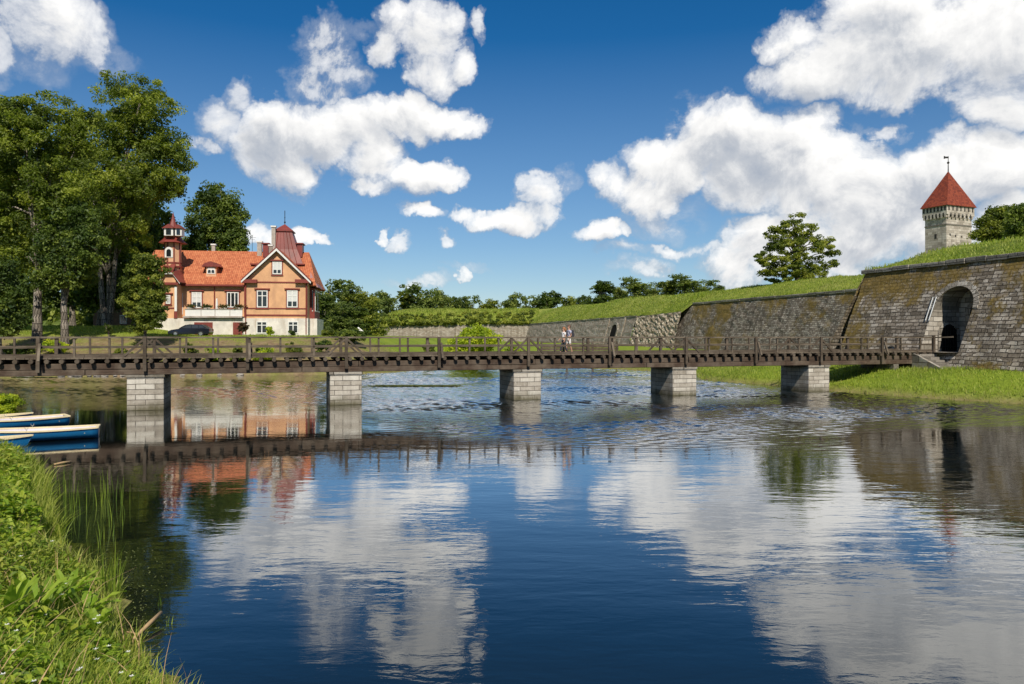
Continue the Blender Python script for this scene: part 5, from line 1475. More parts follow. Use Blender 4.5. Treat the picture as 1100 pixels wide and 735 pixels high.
far2 = [('c', 646, 205, 305, 26), ('d', 664, 215, 309, 22), ('b', 684, 205, 301, 34), ('a', 702, 210, 305, 26), ('d', 718, 200, 302, 28), ('b', 738, 196, 298, 36), ('a', 756, 200, 303, 26), ('c', 772, 190, 309, 16)]
for lab, (k, px, Yd, top, wp) in zip(names2, far2): far_tree(k, px, Yd, top, wp, lab, 'rampart_tree', 'grove on the rampart', zb=10.5)
# distant wood closing the horizon behind everything (one mass)
n = 1500; xx = rng.uniform(-420, 330, n); yy = rng.uniform(345, 420, n); hh = rng.uniform(7, 12, n)
cl = np.column_stack([xx, yy, hh * rng.uniform(.2, 1.0, n) + 1.5, rng.uniform(2, 3.6, n)])
left = rng.uniform(0, 1, 700); cl3_ = np.column_stack([rng.uniform(-115, -42, 900), rng.uniform(134, 150, 900), rng.uniform(2.5, 11, 900), rng.uniform(1.2, 2.4, 900)]); cl2_ = np.column_stack([-110 - left * 120 + rng.normal(0, 6, 700), 150 + left * 150 + rng.normal(0, 8, 700), rng.uniform(2, 14, 700), rng.uniform(1.6, 3.2, 700)])
V, tone = leaves(np.concatenate([cl, cl2_, cl3_]), 26, .75, .8, seed=77)
tag(np_mesh('far_forest', V, quads=np.arange(len(V)).reshape(-1, 4), mat=M_FAR, attrs={'tone': tone}), 'distant wood closing the horizon behind the park', 'forest', kind='stuff')

# ------------------------------------------------------------------ bushes
def bush(name, label, cat, px, Yd, py_top, wpx, mat, seed, n=90, per=90, ls=.10, group=None, zb=None, low=0.0, stems=True):
    x = (px - 550) / FOC * Yd; z = gz(x, Yd) if zb is None else zb
    zt_ = EYE + (HZ - py_top) / FOC * Yd; h_ = max(.4, zt_ - z); w_ = wpx / FOC * Yd / 2
    r = random.Random(seed)
    lob = [(r.uniform(-.5, .5) * w_, r.uniform(-.5, .5) * w_, h_ * r.uniform(.3, .72), w_ * r.uniform(.4, .6), w_ * r.uniform(.4, .6), h_ * r.uniform(.22, .34)) for _ in range(7)]
    return make_tree(name, label, cat, (x, Yd, z), h_, lob, mat, n, per, min(w_, h_) * .22, ls, min(.08, .03 * h_), seed, group, trunk_h=h_ * .6, shell=.5)
bush('willow_bush', 'big bright yellow green bush on the far shore behind the bridge', 'bush', 510, 96, 353, 64, M_YEL, 51, 190, 120, .15)
bush('round_bush', 'dark rounded bush behind the bridge, right of the villa garden', 'bush', 377, 90, 354, 38, M_DKL, 53, 120, 100, .12)
bush('garden_bush', 'yellow green bush against the white basement between the windows', 'bush', 291, 93, 350, 13, M_YEL, 55, 50, 70, .08)
bush('garden_bush', 'dark reddish shrub beside the cellar door', 'bush', 261, 92, 345, 13, m_leaf('red_leaves', (.04, .02, .015), (.08, .05, .03), (.13, .09, .04)), 57, 50, 70, .08)
bush('garden_bush', 'small dark ball shaped shrub by the right basement window', 'bush', 313, 93, 355, 10, M_DKL, 59, 40, 70, .07)
bush('garden_bush', 'leafy bush at the right corner of the villa', 'bush', 352, 92, 352, 24, M_OAK, 61, 70, 70, .10)
for i, (px, Yd, top, wp, lab, mt) in enumerate((
    (60, 76, 366, 34, 'yellow green bank plant behind the bridge rail at the left', M_YEL), (20, 75.5, 369, 30, 'dark bank plant at the far left behind the rail', M_DKL),
    (132, 75.5, 375, 20, 'low plant on the brown bank near the braced post', M_OAK), (205, 76, 368, 22, 'leafy plant on the bank below the car', M_OAK),
    (228, 75.5, 370, 26, 'bright plant on the bank below the garage door', M_YEL), (256, 76, 369, 20, 'broad plant on the bank under the red shrub', M_OAK),
    (284, 76.5, 370, 30, 'bright plant on the bank below the gabled wing', M_YEL), (318, 78, 368, 24, 'plant on the bank right of the gabled wing', M_OAK),
    (345, 80, 366, 24, 'rough shrub on the bank near the lawn', M_DKL), (548, 95, 366, 26, 'small green bush beside the yellow one', M_YEL), (462, 97, 368, 18, 'small leafy bush left of the big yellow one', M_OAK))):
    bush('bank_plant', lab, 'plant', px, Yd, top, wp, mt, 70 + i, 60, 60, .10, 'plants on the bank behind the bridge')
# small pot plant by the main trunk
bush('garden_bush', 'little dark plant at the foot of the forked trunk', 'bush', 117, 83, 345, 9, M_DKL, 90, 30, 60, .08)
# climbing growth on the low far mound
for i in range(0): pass
n = 300; u_ = rng.random(n); px_ = -42 + 48 * u_; py_ = 216.5 - 3 * u_ + 5.5 * rng.random(n) ** 1.5
zz_ = rampart_z(np.column_stack([px_, py_])); ok = zz_ > 0
cl = np.column_stack([px_, py_, zz_ + .2, rng.uniform(.4, 1.0, n)])
V, tone = leaves(cl, 60, .30, .6, seed=78)
tag(np_mesh('undergrowth', V, quads=np.arange(len(V)).reshape(-1, 4), mat=M_OAK, attrs={'tone': tone}), 'rough undergrowth covering the far mound above the low wall', 'undergrowth', kind='stuff')
# ------------------------------------------------------------------ rowing boats
M_HULL = m_painted('blue_hull_paint', (.012, .16, .38), .35, .14, 1.5, .1)
M_CREAM = m_painted('cream_gunwale', (.80, .66, .40), .5, .06, 3, .1)
M_INNER = m_painted('pale_boat_lining', (.62, .57, .61), .55, .08, 3, .1)
def hull_section(f, Lb, beam, dep):
    """f 0 transom .. 1 bow: half width at gunwale, keel z, gunwale z, x"""
    wd = beam / 2 * (.72 + .28 * math.sin(min(1, f / .45) * PI / 2)) if f < .45 else beam / 2 * max(.02, math.cos((f - .45) / .55 * PI / 2) ** .75)
    sheer = dep * (1 + .16 * (1 - f) ** 2 + .38 * f ** 2.4)
    keel = .04 + .05 * (1 - f) + .42 * max(0, f - .72) / .28 * dep * max(0, f - .72) / .28
    return wd, keel, sheer
def make_boat(label, loc, heading, Lb=4.3, beam=1.35, dep=.44):
    t = thing('rowing_boat', label, 'boat', loc, heading, 'rowing boats moored by the bank')
    def surf(off, z_in):
        n, mN = 22, 9; V = []
        for i in range(n + 1):
            f = i / n; wd, k, s_ = hull_section(f, Lb, beam, dep)
            x = f * Lb + (.22 * f ** 8); wd = max(.012, wd - off)
            for j in range(mN):
                a = (j / (mN - 1) - .5) * PI
                y = math.sin(a); sgn = 1 if y > 0 else -1
                yy = sgn * abs(y) ** .75 * wd; zz = k + z_in + (s_ - k - z_in) * (1 - math.cos(a) ** .8) if abs(a) < PI / 2 - .01 else s_
                xs = x - (s_ - zz) / s_ * (.30 if f > .97 else .30 * max(0, f - .8) / .17 if f > .8 else 0) - (0)
                V.append((xs, yy, zz))
        F = []
        for i in range(n):
            for j in range(mN - 1):
                a = i * mN + j; F.append((a, a + mN, a + mN + 1, a + 1))
        return V, F, mN, n
    V, F, mN, n = surf(0, 0)
    mb = MB(); mb.v = V; mb.f = F + [tuple(range(mN))]; mb.build('hull', M_HULL, t, smooth=True)
    V, F, mN, n = surf(.035, .05)
    mb = MB(); mb.v = [(x + (.03 if i < mN else 0), y, z - .004) for i, (x, y, z) in enumerate(V)]; mb.f = [tuple(reversed(f)) for f in F]; mb.build('lining', M_INNER, t, smooth=True)
    for sg in (-1, 1):
        mb = MB(); pts = []
        for i in range(n + 1):
            f = i / n; wd, k, s_ = hull_section(f, Lb, beam, dep); pts.append((f * Lb + .22 * f ** 8, sg * wd, s_ + .012))
        for a, b in zip(pts[:-1], pts[1:]): mb.bar(a, b, .085, .05)
        mb.build('gunwale', M_CREAM, t)
    wd, k, s_ = hull_section(0, Lb, beam, dep)
    mb = MB(); mb.box(-.03, .07, -wd, wd, s_ - .02, s_ + .04); mb.build('transom_cap', M_CREAM, t)
    for f in (.12, .42, .68):
        wd, k, s_ = hull_section(f, Lb, beam, dep)
        mb = MB(); x = f * Lb; mb.box(x - .13, x + .13, -wd * .93, wd * .93, s_ - .17, s_ - .13); mb.build('thwart', M_CREAM, t, bevel=.01)
    wd, k, s_ = hull_section(.86, Lb, beam, dep)
    mb = MB(); mb.poly([(.80 * Lb, -wd * 1.15, s_ - .02), (.99 * Lb, 0, s_ + .07), (.80 * Lb, wd * 1.15, s_ - .02)]); mb.build('foredeck', M_CREAM, t)
    for sg in (-1, 1):
        wd, k, s_ = hull_section(.5, Lb, beam, dep)
        mb = MB(); mb.tube([(.5 * Lb, sg * wd, s_), (.5 * Lb, sg * wd, s_ + .1)], .012, 6); mb.tube([(.5 * Lb - .05, sg * wd, s_ + .17), (.5 * Lb - .04, sg * wd, s_ + .11), (.5 * Lb, sg * wd, s_ + .09), (.5 * Lb + .04, sg * wd, s_ + .11), (.5 * Lb + .05, sg * wd, s_ + .17)], .01, 6); mb.build('rowlock', M_ZINC, t)
    return t
def boat_at(label, px, py, Y, heading, tip='stern', **kw):
    p = at(px, py, Y); Lb = kw.get('Lb', 4.3); h = Vector((math.cos(heading), math.sin(heading), 0))
    loc = Vector((p.x, Y, -.10)) - (h * Lb if tip == 'bow' else h * 0)
    return make_boat(label, tuple(loc), heading, **kw)
boat_at('blue rowing boat lying broadside, reaching farthest out over the water', 106, 470, 28.6, R(205), 'stern', Lb=4.5)
boat_at('blue rowing boat with open pale inside, moored between two others', 72, 458, 32.6, R(222), 'stern', Lb=4.3, beam=1.5)
boat_at('blue rowing boat whose pointed bow shows at the far side of the group', 29, 456, 32.6, R(24), 'bow', Lb=4.0, beam=1.25)
boat_at('nearest blue rowing boat, its raked bow just above the reeds', 27, 476, 25.2, R(24), 'bow', Lb=4.2)

# ------------------------------------------------------------------ people
M_SKIN = m_plain('skin', (.50, .28, .19), .6)
M_HAIRG = m_plain('ginger_hair', (.30, .12, .045), .7); M_HAIRB = m_plain('brown_hair', (.12, .06, .035), .7)
M_TOPW = m_plain('white_cloth', (.78, .74, .72), .8); M_JEAN = m_plain('dark_cloth', (.025, .03, .045), .8)
M_STRIPE = m_plain('pale_blue_cloth', (.42, .43, .56), .8); M_SHORT = m_plain('white_shorts_cloth', (.74, .72, .68), .8)
M_BAG = m_plain('dark_backpack_cloth', (.025, .025, .035), .8)
def skinned(name, pts, edges, mat, parent, root=0, sub=2):
    me = bpy.data.meshes.new(name); me.from_pydata([p[0] for p in pts], edges, []); me.materials.append(mat)
    o = bpy.data.objects.new(name, me); col.objects.link(o); o.parent = parent
    sk = o.modifiers.new('skin', 'SKIN'); sk.use_smooth_shade = True
    if not me.skin_vertices: me.attributes
    lay = me.skin_vertices[0].data if len(me.skin_vertices) else None
    if lay is None:
        bm_ = __import__('bmesh').new(); bm_.from_mesh(me); bm_.verts.layers.skin.verify(); bm_.to_mesh(me); bm_.free(); lay = me.skin_vertices[0].data
    for i, p in enumerate(pts):
        r = p[1]; lay[i].radius = (r, r) if not hasattr(r, '__len__') else r
        lay[i].use_root = (i == root)
    s_ = o.modifiers.new('sub', 'SUBSURF'); s_.levels = sub; s_.render_levels = sub
    return o
def person(label, loc, rz, H, stride, hair_mat, long_hair, arms, top_mat, leg_mat, shorts, group, hip_w=.09, sh_w=.17):
    """faces +x"""
    t = thing('person', label, 'person', loc, rz, group); k = H / 1.75
    def P(x, y, z, r): return ((x * k, y * k, z * k), (r * k, r * k) if not hasattr(r, '__len__') else (r[0] * k, r[1] * k))
    pts, ed = [], []
    def chain(start, lst):
        prev = start; ids = []
        for q in lst:
            pts.append(q); ids.append(len(pts) - 1)
            if prev is not None: ed.append((prev, len(pts) - 1))
            prev = len(pts) - 1
        return ids
    sp = chain(None, [P(0, 0, .95, .115), P(.005, 0, 1.12, .105), P(.01, 0, 1.30, .12), P(0, 0, 1.42, .10), P(.005, 0, 1.50, .05), P(.02, 0, 1.56, .055), P(.025, 0, 1.65, .085), P(.02, 0, 1.71, .06)])
    chain(sp[5], [P(.115, 0, 1.615, .014)])                                       # nose
    legs = []
    for sg, st in ((-1, stride), (1, -stride)):
        y = sg * hip_w
        ids = chain(sp[0], [P(.01, y, .86, .085), P(st * .5 + .03, y, .48, .058), P(st, y, .10, .036), P(st + .02, y, .04, .034), P(st + .13, y, .03, .028)])
        legs.append(ids)
    arms_ids = []
    for sg, a in zip((-1, 1), arms):
        y = sg * sh_w
        (ex, ez), (wx, wz) = a
        ids = chain(sp[3], [P(0, y, 1.40, .05), P(ex, y + sg * .04, ez, .037), P(wx, y + sg * .03, wz, .024)])
        hx, hz = wx + (wx - ex) * .28, wz + (wz - ez) * .28
        palm = chain(ids[-1], [P(hx, y + sg * .03, hz, .03)])[0]
        dx, dz = (wx - ex), (wz - ez); dl = math.hypot(dx, dz); dx /= dl; dz /= dl
        for j, ln in enumerate((.07, .08, .075, .06)):
            o = (j - 1.5) * .02
            b = (hx + dx * .03 - dz * o, hz + dz * .03 + dx * o)
            chain(palm, [P(b[0], y + sg * .03, b[1], .009), P(b[0] + dx * ln * .6, y + sg * .02, b[1] + dz * ln * .6, .008), P(b[0] + dx * ln, y + sg * .005, b[1] + dz * ln, .007)])
        chain(palm, [P(hx - dz * -.045, y + sg * .02, hz + dx * .02 + dz * .01, .009), P(hx + .05, y + sg * .01, hz + dz * .04, .008)])
        arms_ids.append(ids)
    skinned('body', pts, ed, M_SKIN, t, 0, 1)
    # clothes
    C, E = [], []
    def cc(start, lst):
        prev = start; out = []
        for q in lst:
            C.append(q); out.append(len(C) - 1)
            if prev is not None: E.append((prev, len(C) - 1))
            prev = len(C) - 1
        return out
    s2 = cc(None, [P(0, 0, .96, .135), P(.005, 0, 1.12, .128), P(.01, 0, 1.30, .142), P(0, 0, 1.42, .115), P(0, 0, 1.47, .07)])
    for sg, a in zip((-1, 1), arms):
        y = sg * sh_w; (ex, ez), _ = a
        cc(s2[3], [P(0, y, 1.40, .066), P(ex * .7, y + sg * .03, 1.40 + (ez - 1.40) * .7, .052)])
    skinned('shirt', C, E, top_mat, t, 0, 1)
    C, E = [], []
    s2 = cc(None, [P(0, 0, .98, .13), P(.0, 0, .90, .12)])
    for sg, st in ((-1, stride), (1, -stride)):
        y = sg * hip_w
        if shorts: cc(s2[1], [P(.01, y, .80, .10), P(st * .35 + .02, y, .55, .088)])
        else: cc(s2[1], [P(.01, y, .80, .095), P(st * .5 + .03, y, .48, .07), P(st * .98, y, .13, .052)])
    skinned('shorts' if shorts else 'trousers', C, E, leg_mat, t, 0, 1)
    for sg, st in ((-1, stride), (1, -stride)):
        mb = MB(); mb.ball((k * (st + .06), sg * hip_w * k, .045 * k), (.14 * k, .052 * k, .05 * k), 12, 8); mb.build('shoe', M_TOPW, t, smooth=True)
    mb = MB(); mb.ball((.0, 0, 1.665 * k), (.108 * k, .098 * k, .112 * k), 14, 10)
    if long_hair: mb.tube([(-.07 * k, 0, 1.66 * k), (-.11 * k, 0, 1.56 * k), (-.12 * k, 0, 1.44 * k)], [.08 * k, .07 * k, .03 * k], 8)
    mb.build('hair', hair_mat, t, smooth=True).location = (-.012, 0, .012)
    for sg in (-1, 1):
        mb = MB(); mb.ball((.102 * k, sg * .034 * k, 1.655 * k), .013, 8, 6); mb.build('eye', M_JEAN, t)
        mb = MB(); mb.ball((.012 * k, sg * .092 * k, 1.63 * k), (.024, .012, .034), 8, 6); mb.build('ear', M_SKIN, t, smooth=True)
    return t
# they walk to the left along the deck
def on_bridge(px, v):
    a = (px - 550) / FOC; q0 = B0 + PV * v
    tt = (a * q0.y - q0.x) / (U.x - a * U.y); return q0 + U * tt
pw = on_bridge(605.6, 1.0); pm_ = on_bridge(611.2, 1.5)
GP = 'couple walking over the bridge'
person('woman in white top and dark trousers walking left over the bridge', (pw.x, pw.y, 2.795), BR_ANG + PI, 1.66, .20, M_HAIRG, True, (((.05, 1.12), (.20, .98)), ((-.05, 1.13), (.02, .90))), M_TOPW, M_JEAN, False, GP, sh_w=.155)
person('man in pale shirt and white shorts with a backpack, close behind the woman', (pm_.x, pm_.y, 2.795), BR_ANG + PI, 1.82, .17, M_HAIRB, False, (((.08, 1.12), (.24, 1.02)), ((-.06, 1.13), (.05, .90))), M_STRIPE, M_SHORT, True, GP, sh_w=.175)
bk = thing('backpack', 'black backpack worn by the man on the bridge', 'backpack', tuple(Vector((pm_.x, pm_.y, 2.795)) + Vector((math.cos(BR_ANG), math.sin(BR_ANG), 0)) * .20 + Vector((0, 0, 1.04))), BR_ANG)
mb = MB(); mb.box(-.07, .10, -.15, .15, 0, .46, taper=.15); mb.build('bag', M_BAG, bk, bevel=.04)
mb = MB(); mb.box(.09, .15, -.11, .11, .05, .25, taper=.1); mb.build('front_pocket', M_BAG, bk, bevel=.02)
for y in (-.11, .11):
    mb = MB(); mb.tube([(-.06, y, .1), (-.22, y * .9, .06), (-.37, y, .25), (-.34, y, .40), (-.2, y, .47), (-.07, y, .42)], .018, 6); mb.build('strap', M_BAG, bk)

# ------------------------------------------------------------------ foreground bank
def blades(P0, h, w, lean, seed, segs=3):
    """grass blades: P0 (n,3)"""
    r = np.random.default_rng(seed); n = len(P0)
    h = np.asarray(h) * np.ones(n); w = np.asarray(w) * np.ones(n)
    az = r.uniform(0, 2 * PI, n); ln = lean * r.uniform(.2, 1.3, n)
    dx = np.stack([np.cos(az), np.sin(az), np.zeros(n)], 1)
    fa = az + PI / 2 + r.normal(0, .6, n); sd_ = np.stack([np.cos(fa), np.sin(fa), np.zeros(n)], 1)
    V = []
    for i in range(segs + 1):
        f = i / segs
        c = P0 + dx * (ln * h * f ** 1.8)[:, None] + np.stack([0 * h, 0 * h, h * (f - .25 * ln * f ** 2.5)], 1)
        ww = w * (1 - f ** 1.6) * .5 + .0006
        V += [c - sd_ * ww[:, None], c + sd_ * ww[:, None]]
    V = np.stack(V, 1).reshape(-1, 3); k = 2 * (segs + 1)
    base = (np.arange(n) * k)[:, None, None]
    q = np.array([[2 * i, 2 * i + 1, 2 * i + 3, 2 * i + 2] for i in range(segs)])[None]
    Q = (base + q).reshape(-1, 4)
    tone = np.repeat(r.random(n), segs)
    return V, Q, tone
M_BLADE = m_leaf('grass_blades', (.10, .145, .014), (.23, .31, .03), (.45, .47, .07), .35, .8, dry=(.34, .34, .09))
M_BLADE2 = m_leaf('reed_blades', (.05, .09, .012), (.12, .19, .02), (.26, .33, .04), .3, .8)
M_WEED = m_leaf('weed_leaves', (.09, .16, .010), (.22, .33, .02), (.46, .54, .04), .36, 1.6, dry=(.30, .30, .05))
M_DOCK = m_leaf('dock_leaves', (.08, .15, .012), (.20, .31, .025), (.36, .44, .05), .38, 1.2)
M_DRY = m_plain('dry_reed', (.42, .28, .14), .8)
def bank_points(n, lo, hi, ymin, ymax, seed, xmax=4):
    """random points on the near bank by distance to the shore"""
    r = np.random.default_rng(seed); out = np.zeros((0, 2))
    while len(out) < n:
        Yc = ymin * (ymax / ymin) ** r.random(n * 3)
        Xc = r.uniform(-.76, .1, n * 3) * Yc
        Pq = np.stack([Xc, Yc], 1); d = sdist(Pq, MOAT)
        ok = (d > lo) & (d < hi) & (Xc < xmax)
        out = np.concatenate([out, Pq[ok]])
    out = out[:n]; H_, d = ground_h(out)
    return np.column_stack([out, H_]), d
Pb, d = bank_points(52000, -.12, 9, 2.6, 40, 1)
hh_ = np.where(d < .5, .22, .24) * rng.uniform(.4, 1.7, len(Pb)) * (1 + .7 * vnoise(Pb, 1.5, 3)); 
V, Q, tn = blades(Pb, np.maximum(.08, hh_), .008 + .0011 * Pb[:, 1] ** .9, .75, 3)
tag(np_mesh('bank_grass', V, quads=Q, mat=M_BLADE, attrs={'tone': tn}), 'lush green grass covering the near left bank', 'grass', kind='stuff')
# low broad leaved weeds
def leafset(P0, nrm_up, size, seed, long=1.6):
    r = np.random.default_rng(seed); n = len(P0)
    az = r.uniform(0, 2 * PI, n); tilt = r.normal(.1, .5, n)
    a = np.stack([np.cos(az) * np.cos(tilt), np.sin(az) * np.cos(tilt), np.sin(tilt)], 1)
    b = np.stack([-np.sin(az), np.cos(az), r.normal(0, .35, n)], 1); b /= np.linalg.norm(b, axis=1)[:, None]
    nn = np.cross(a, b); s = (size * r.uniform(.5, 1.35, n))[:, None]
    v = [P0 - a * s * long * .5, P0 - a * s * .12 * long - b * s * .42 + nn * s * .12, P0 + a * s * .25 * long - b * s * .30 + nn * s * .10, P0 + a * s * long * .5 - nn * s * .15,
         P0 + a * s * .25 * long + b * s * .30 + nn * s * .10, P0 - a * s * .12 * long + b * s * .42 + nn * s * .12]
    V = np.stack(v, 1).reshape(-1, 3); k = (np.arange(n) * 6)[:, None, None]
    Q = (k + np.array([[0, 1, 2, 3], [0, 3, 4, 5]])[None]).reshape(-1, 4)
    return V, Q, np.repeat(r.random(n), 2)
Pw, d = bank_points(46000, .05, 8, 2.4, 18, 5)
patch = vnoise(Pw, 1.4, 9)
keepw = (patch > -.25) | (rng.random(len(Pw)) < .25)
Pw = Pw[keepw]; d = d[keepw]
hump = .38 + .2 * vnoise(Pw, 2.1, 4) 
Pw[:, 2] += rng.random(len(Pw)) ** .6 * hump * np.clip(d / .8, .3, 1)
V, Q, tn = leafset(Pw, None, .048 + .0012 * Pw[:, 1], 7)
tag(np_mesh('bank_weeds', V, quads=Q, mat=M_WEED, attrs={'tone': tn}), 'nettle like weeds growing through the grass of the near bank', 'weeds', kind='stuff')
# small white blossoms
n = 110; Pf, d = bank_points(n, .4, 6, 3, 12, 9); Pf[:, 2] += rng.uniform(.36, .52, n)
V = []; 
for p in Pf:
    s = .008 + .0010 * p[1]
    for k in range(5):
        a = 2 * PI * k / 5 + p[0]; c, s2_ = math.cos(a), math.sin(a)
        V += [p, p + (c * s - s2_ * s * .4, s2_ * s + c * s * .4, .004), p + (c * s * 1.7, s2_ * s * 1.7, .008), p + (c * s + s2_ * s * .4, s2_ * s - c * s * .4, .004)]
tag(np_mesh('blossoms', V, quads=np.arange(len(V)).reshape(-1, 4), mat=m_plain('white_petals', (.8, .8, .74), .6)), 'tiny white blossoms dotted over the near bank weeds', 'flowers', kind='stuff')
# docks: big leaves
def dock(x, y, H, n, label, seed, lw=.11, cat='plant'):
    r = random.Random(seed); z = max(gz(x, y), 0); t = thing('dock_plant', label, cat, (x, y, z), 0, 'big leaved dock plants on the near bank')
    for k in range(n):
        a = 2 * PI * k / n + r.uniform(-.3, .3); l = H * r.uniform(.7, 1.15); out_ = r.uniform(.3, 1.0)
        mb = MB(); N = 9; cs_ = []
        for i in range(N + 1):
            f = i / N
            rad = out_ * l * f ** 1.5; zz = l * (f - .42 * out_ * f ** 3)
            cs_.append(Vector((math.cos(a) * rad, math.sin(a) * rad, zz)))
        side = Vector((-math.sin(a), math.cos(a), 0))
        prev = None
        for i in range(N + 1):
            f = i / N
            w_ = .012 if f < .3 else lw * math.sin(min(1, (f - .3) / .7) ** .75 * PI) ** .8 * (1.1 - .3 * f) + .003
            wob = .018 * math.sin(i * 2.1 + k) * (f > .3)
            row = [cs_[i] - side * w_ + Vector((0, 0, .5 * w_ + wob)), cs_[i], cs_[i] + side * w_ + Vector((0, 0, .3 * w_ - wob))]
            if prev: mb.quad(prev[0], prev[1], row[1], row[0]); mb.quad(prev[1], prev[2], row[2], row[1])
            prev = row
        lf = mb.build('leaf', M_DOCK, t, smooth=True); at2 = lf.data.attributes.new('tone', 'FLOAT', 'FACE'); tv = r.uniform(.4, 1.0)
        for dd in at2.data: dd.value = tv
    return t
docks = [(8, 585, 7.9, 1.0, 'dock with upright leaves at the very left edge'), (32, 588, 8.6, .95, 'tall dock with wavy leaves beside the left edge'), (52, 600, 9.2, .85, 'dock left of the middle of the bank'),
         (72, 625, 9.7, .75, 'dock halfway along the bank near the water'), (92, 645, 9.3, .7, 'dock with a leaf arching toward the reed clump'), (104, 668, 8.9, .5, 'low dock near the floating stick'),
         (16, 545, 11.5, .8, 'dock farther up the bank at the left'), (130, 722, 7.4, .34, 'small dock at the bottom tip of the bank')]
for i, (px, py, Y, H_, lab) in enumerate(docks):
    x = (px - 550) / FOC * Y
    dock(x, Y, H_ * .78, 11, lab, 40 + i, .056)
# reeds
def reeds(name, label, px, Y, n, spread, h, w_, seed, group=None, z=None, lean=.22, cat='reeds'):
    x = (px - 550) / FOC * Y; r = np.random.default_rng(seed)
    P0 = np.column_stack([r.normal(0, spread[0], n), r.normal(0, spread[1], n), np.full(n, -.05)])
    V, Q, tn = blades(P0, h * r.uniform(.5, 1.2, n), w_, lean, seed, 5)
    o = np_mesh(name, V, quads=Q, mat=M_BLADE2, attrs={'tone': tn}); o.location = (x, Y, 0 if z is None else z)
    return tag(o, label, cat, group)
reeds('reed_clump', 'bright reed clump leaning over the dark water by the docks', 121, 10.9, 26, (.09, .10), .85, .028, 5)
reeds('reed_clump', 'short reed tuft right beside the bright clump', 112, 11.4, 22, (.12, .12), .5, .02, 6)
GR = 'thin reeds standing in the shallow water'
for i, (px, Y, n_, h_, lab) in enumerate(((72, 18.4, 26, .8, 'reeds nearest the bank edge, below the boats'), (84, 17.2, 30, .85, 'reeds in the thick of the row below the boats'), (98, 16.2, 34, .9, 'tallest dark reeds of the row'), (108, 17.6, 26, .8, 'reeds at the outer back of the row'), (114, 15.2, 16, .7, 'reeds at the outer right of the row'), (62, 20.2, 24, .7, 'reeds by the nearest boat'), (92, 14.0, 24, .5, 'low reeds between the row and the bright clump'))):
    reeds('water_reeds', lab, px, Y, int(n_ * .6), (.34, .5), h_ * .85, .016, 20 + i, GR, lean=.12)
for i, (px, py, h_, lab) in enumerate(((171, 651, .22, 'single short water plant sticking up off the bank'), (181, 672, .16, 'tiny leaning water plant near the stick'))):
    Y = EYE * FOC / (py - HZ); reeds('water_plant', lab, px, Y, 4, (.02, .02), h_, .014, 50 + i, None, cat='water plant')
# floating sticks
for (a, b, r_, lab, nm) in (((142, 690), (173, 668), .028, 'thick dry reed stalk sloping out of the water by the bank', 'dry_stalk'), ((131, 681), (150, 686), .012, 'thin twig beside the thick dry stalk', 'twig'), ((58, 500), (76, 497), .035, 'pale stick floating below the boats', 'floating_stick'), ((84, 625), (104, 624), .018, 'dry stalk lying at the foot of the reed clump', 'dry_stalk')):
    Ya, Yb = EYE * FOC / (a[1] - HZ), EYE * FOC / (b[1] - HZ); pa, pb_ = at(a[0], a[1], Ya), at(b[0], b[1], Yb)
    pa.z = .03; pb_.z = .03 + (.10 if r_ > .02 and nm == 'dry_stalk' else .0)
    mb = MB(); m_ = pa.lerp(pb_, .5) + Vector((.01, .02, .01)); mb.tube([pa, m_, pb_], [r_ * .7, r_, r_ * .8], 7); tag(mb.build(nm, M_DRY, None, smooth=True), lab, 'stick')
# submerged weed mats on the surface
m, nt, out = new_mat('pond_weed'); T = NT(nt); gp = T.n('ShaderNodeNewGeometry').outputs['Position']
T.bsdf(out, T.ramp(T.noise(gp, 3, 5, .7), [(.35, (.05, .06, .02)), (.6, (.13, .15, .04))]), .6, None, .3); M_POND = m
def mat_of(name, label, px0, px1, Y0, Y1, n, size, seed):
    r = np.random.default_rng(seed); Yc = r.uniform(Y0, Y1, n); f = r.beta(2, 2, n); px = px0 + (px1 - px0) * f
    P0 = np.column_stack([(px - 550) / FOC * Yc, Yc, np.full(n, .012) + r.uniform(0, .012, n)])
    P0 = P0[sdist(P0[:, :2], MOAT) < .3]
    V, Q, tn = leafset(P0, None, size, seed); V[:, 2] = np.clip(V[:, 2], .004, .05)
    tag(np_mesh(name, V, quads=Q, mat=M_POND, attrs={'tone': tn}), label, 'water weed', kind='stuff')
mat_of('water_weed', 'loose strands of dark water weed off the near bank', 90, 185, 8.6, 13.5, 420, .022, 3)
mat_of('lily_mat', 'long thin green mat of water plants beyond the bridge', 395, 498, 57.2, 59.2, 1500, .22, 4)
mat_of('lily_mat', 'thin bright green strip of duckweed under the left bank', 12, 62, 70, 71, 700, .2, 5)
# ------------------------------------------------------------------ grass on the other banks and ramparts
def region_blades(name, label, n, xr, yr, cond, h, w_, seed, zf, mat=M_BLADE, lean=.6):
    r = np.random.default_rng(seed); Pq = np.column_stack([r.uniform(*xr, n), r.uniform(*yr, n)])
    ok = cond(Pq); Pq = Pq[ok]; z = zf(Pq)
    P0 = np.column_stack([Pq, z - .03]); hh = h * r.uniform(.4, 1.5, len(P0)) * (1 + .45 * vnoise(P0, .5, seed))
    V, Q, tn = blades(P0, np.maximum(hh, .05), w_, lean, seed, 2)
    tag(np_mesh(name, V, quads=Q, mat=mat, attrs={'tone': tn}), label, 'grass', kind='stuff')
gzf = lambda P: ground_h(P)[0]
region_blades('shore_grass', 'grass on the strip below the gate bastion', 60000, (16, 42), (36, 84), lambda P: (sdist(P, MOAT) > -.15) & (sdist(P, MOAT) < 9) & (sdist(P, FORT) > .5), .22, .045, 11, gzf)
region_blades('shore_grass', 'taller grass fringe along the water below the fortress', 26000, (14, 42), (30, 94), lambda P: (sdist(P, MOAT) > -.2) & (sdist(P, MOAT) < .8), .42, .04, 12, gzf)
